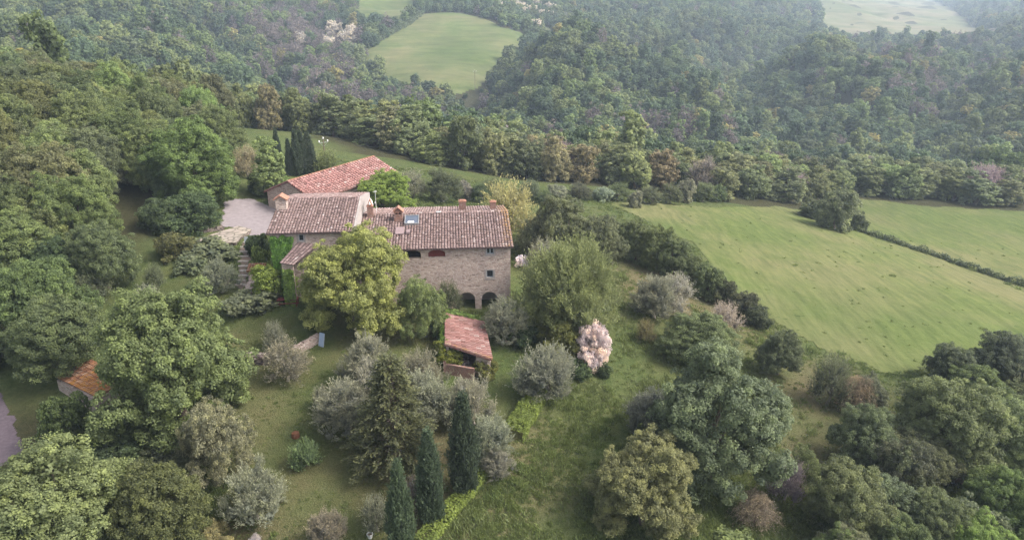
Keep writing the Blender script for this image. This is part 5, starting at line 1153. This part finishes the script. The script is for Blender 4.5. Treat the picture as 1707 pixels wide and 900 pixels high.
nu = fill(lambda X, Y: inside(pxpoly([(-150,640),(15,560),(70,500),(110,470),(40,620),(-20,640)]), X, Y), (-110, -40), (60, 110), 5.5, ['broad', 'shrub'], [DEEP, (.055,.07,.03)], (5, 8), (5.5, 8), 'tree at the shaded lower edge of the left wood', 'trees at the shaded edge of the left wood', seed=10)
print('left wood', nl, 'belt', nb, 'thicket', nr, nu)

# ------------------------------------------------------------------ hedges and ivy
def hedge(name, line, width, height, col, label, leaf=.16, dens=90, seed=0, rough=.12, cat='hedge'):
    rg = np.random.default_rng(seed); pts = [np.array(G(*p)[:2]) for p in line]; Ls = [np.linalg.norm(b-a) for a, b in zip(pts[:-1], pts[1:])]; tot = sum(Ls)
    n = int(tot*(width+2*height)*dens); s = rg.random(n)*tot; cum = np.cumsum([0]+Ls); k = np.clip(np.searchsorted(cum, s)-1, 0, len(Ls)-1)
    A = np.array(pts)[k]; Bp = np.array(pts)[k+1]; d = (Bp-A)/np.array(Ls)[k][:, None]; c = A + d*(s-cum[k])[:, None]; nn = np.stack([-d[:, 1], d[:, 0]], -1)
    v = vnoise(s/1.3, s*0+seed, 51); v2 = vnoise(s/.45, s*0+seed+9, 52); hh = height*(1-rough + rough*2*v + rough*(v2-.5)); ww = width*(1-rough+rough*2*vnoise(s/1.1, s*0+4, 53))
    u = rg.uniform(-1, 1, n); side = rg.random(n) < height*1.6/(width+1.6*height); t = np.where(side, rg.random(n), 1-.10*rg.random(n)**2*2); u = np.where(side, np.sign(u)*(.9+.1*rg.random(n)), u)
    t = t*(1 - .12*np.abs(u)**4)
    P = c + nn*(u*ww/2)[:, None]; z = H(P[:, 0], P[:, 1]) + t*hh; P3 = np.stack([P[:, 0], P[:, 1], z], -1) + rg.normal(0, leaf*.3, (n, 3))
    out = np.stack([nn[:, 0]*u*side, nn[:, 1]*u*side, .5+.6*(~side)], -1); nr_ = unit(unit(out) + rdir(rg, n)*.7); L_ = leaf*rg.uniform(.6, 1.3, n)
    org = np.array([*pts[0], float(H(*pts[0]))]); o = link(name, quadmesh(name, leafquads(P3-org, nr_, rdir(rg, n), L_*1.2, L_*.85), M_leaf, {'tint': np.clip(.5+.5*(v2-.5)+rg.normal(0, .15, n), 0, 1)})); o.location = org; o.color = (*col, 1)
    return tag(o, label, cat)
hedge('hedge', [(897, 666), (876, 697), (856, 732)], 2.0, 1.25, (.092,.118,.026), 'clipped yellow green hedge running up to the rounded silver olive', seed=1, dens=170)
hedge('hedge', [(812, 785), (792, 806), (765, 840), (742, 866), (722, 890), (700, 915)], 1.4, .95, (.092,.118,.026), 'clipped yellow green hedge running down past the cypresses', seed=2, dens=150)
hedge('hedge', [(1340, 350), (1380, 367), (1425, 384), (1490, 404), (1560, 427), (1630, 452), (1707, 478), (1850, 524)], 1.6, 1.1, (.066,.080,.040), 'thin ragged hedge dividing the two green fields', leaf=.34, dens=26, seed=3, rough=.5)
hedge('hedge', [(606, 86), (640, 64), (680, 42), (700, 27)], 6, 4.5, (.062,.080,.040), 'dark hedge between the two hill meadows', leaf=1.0, dens=2.2, seed=4, rough=.4)
def ivy(name, quad, col, label, n, leaf=.2, seed=0, edge=.25, thick=.25, parent=None):
    """leaves lying over a four cornered patch of wall or roof"""
    rg = np.random.default_rng(seed); a, b_, c_, d_ = [np.array(p, float) for p in quad]; s, t = rg.random(n), rg.random(n)
    keep = (vnoise(s*6+seed, t*6, 61)*edge*2 < np.minimum.reduce([s, 1-s, t, 1-t])*4 + .25*edge); s, t = s[keep], t[keep]; n = len(s)
    P = (a*(1-s)[:, None]+b_*s[:, None])*(1-t)[:, None] + (d_*(1-s)[:, None]+c_*s[:, None])*t[:, None]; nm = np.cross(b_-a, d_-a); nm /= np.linalg.norm(nm)
    if nm[1] > 0 and abs(nm[2]) < .5: nm = -nm
    if nm[2] < -.5: nm = -nm
    P = P + nm*(thick*(.25+vnoise(s*9, t*9, 62)*.9)*rg.uniform(.3, 1.1, n))[:, None]; L_ = leaf*rg.uniform(.6, 1.3, n); org = a.copy()
    o = link(name, quadmesh(name, leafquads(P-org, unit(nm+rdir(rg, n)*.7+np.array([0, 0, .3])), rdir(rg, n), L_*1.2, L_), M_leaf, {'tint': np.clip(.5+(vnoise(s*14, t*14, 63)-.5)*.9+rg.normal(0, .12, n), 0, 1)})); o.location = org; o.color = (*col, 1)
    return tag(o, label, 'ivy')
u0 = UA-.05; u1 = hp(494, 400)[0]; u2, z2 = hp(472, 440)
ivy('ivy', [hw(u0, -.06, z2-.8), hw(u2, -.06, z2-.8), hw(u1, -.06, ZA-.25), hw(u0, -.06, ZA-.25)], (.070,.135,.026), 'bright green ivy covering the left part of the annex front', 5200, .22, 1)
ivy('ivy', [hw(UA-.06, 4.5, 1.5), hw(UA-.06, 0, 1.0), hw(UA-.06, 0, ZA-.2), hw(UA-.06, 4.5, ZA-.5)], (.105,.135,.04), 'yellowish ivy climbing the left end wall of the annex', 3000, .22, 2)
ivy('ivy', [hw(q1[0]+.1, VL+.1, -.2), hw(q2[0]-.1, VL+.1, -.2), hw(q2[0]-.1, VL+.1, q2[1]-.3), hw(q1[0]+.1, VL+.1, q1[1]-.3)], (.095,.140,.032), 'light green ivy over the front of the little lean-to below the annex window', 2600, .22, 5)
ivy('ivy', [hw(q1[0]+.1, 0, 1.5), hw(q1[0]+.1, VL+.1, 1.2), hw(q1[0]+.1, VL+.1, q1[1]-.3), hw(q1[0]+.1, 0, q1[1]+.4)], (.08,.135,.03), 'ivy over the left side of the lean-to below the annex window', 1600, .22, 6)
s_ = lambda p: np.array(p, float)
ivy('ivy', [s_(BL)+[-.25,-.2,-2.6], s_(TL)+[-.25,.3,-2.4], s_(TL)+[.35,.3,.15], s_(BL)+[.35,-.2,.15]], (.085,.13,.030), 'green creeper over the left side of the garden shed', 3800, .22, 3, thick=.7)
ivy('ivy', [s_(TL)+[-.2,-.3,.1], s_(TR)+[0,-.3,.1], s_(TR)+[0,.9,.0], s_(TL)+[-.2,.9,.1]], (.085,.125,.032), 'green creeper along the back edge of the garden shed roof', 1500, .2, 4, thick=.4)
tree('shrub', 748, 566, 612, 46, (.125,.13,.025), 'yellow green bush at the left front corner of the garden shed', **SH); tree('shrub', 810, 594, 634, 40, (.085,.095,.025), 'dark yellowish bush at the right front corner of the garden shed', **SH)
tree('lowbush', 735, 520, 560, 36, (.09,.14,.035), 'light green bush climbing the back corner of the garden shed', **SH)
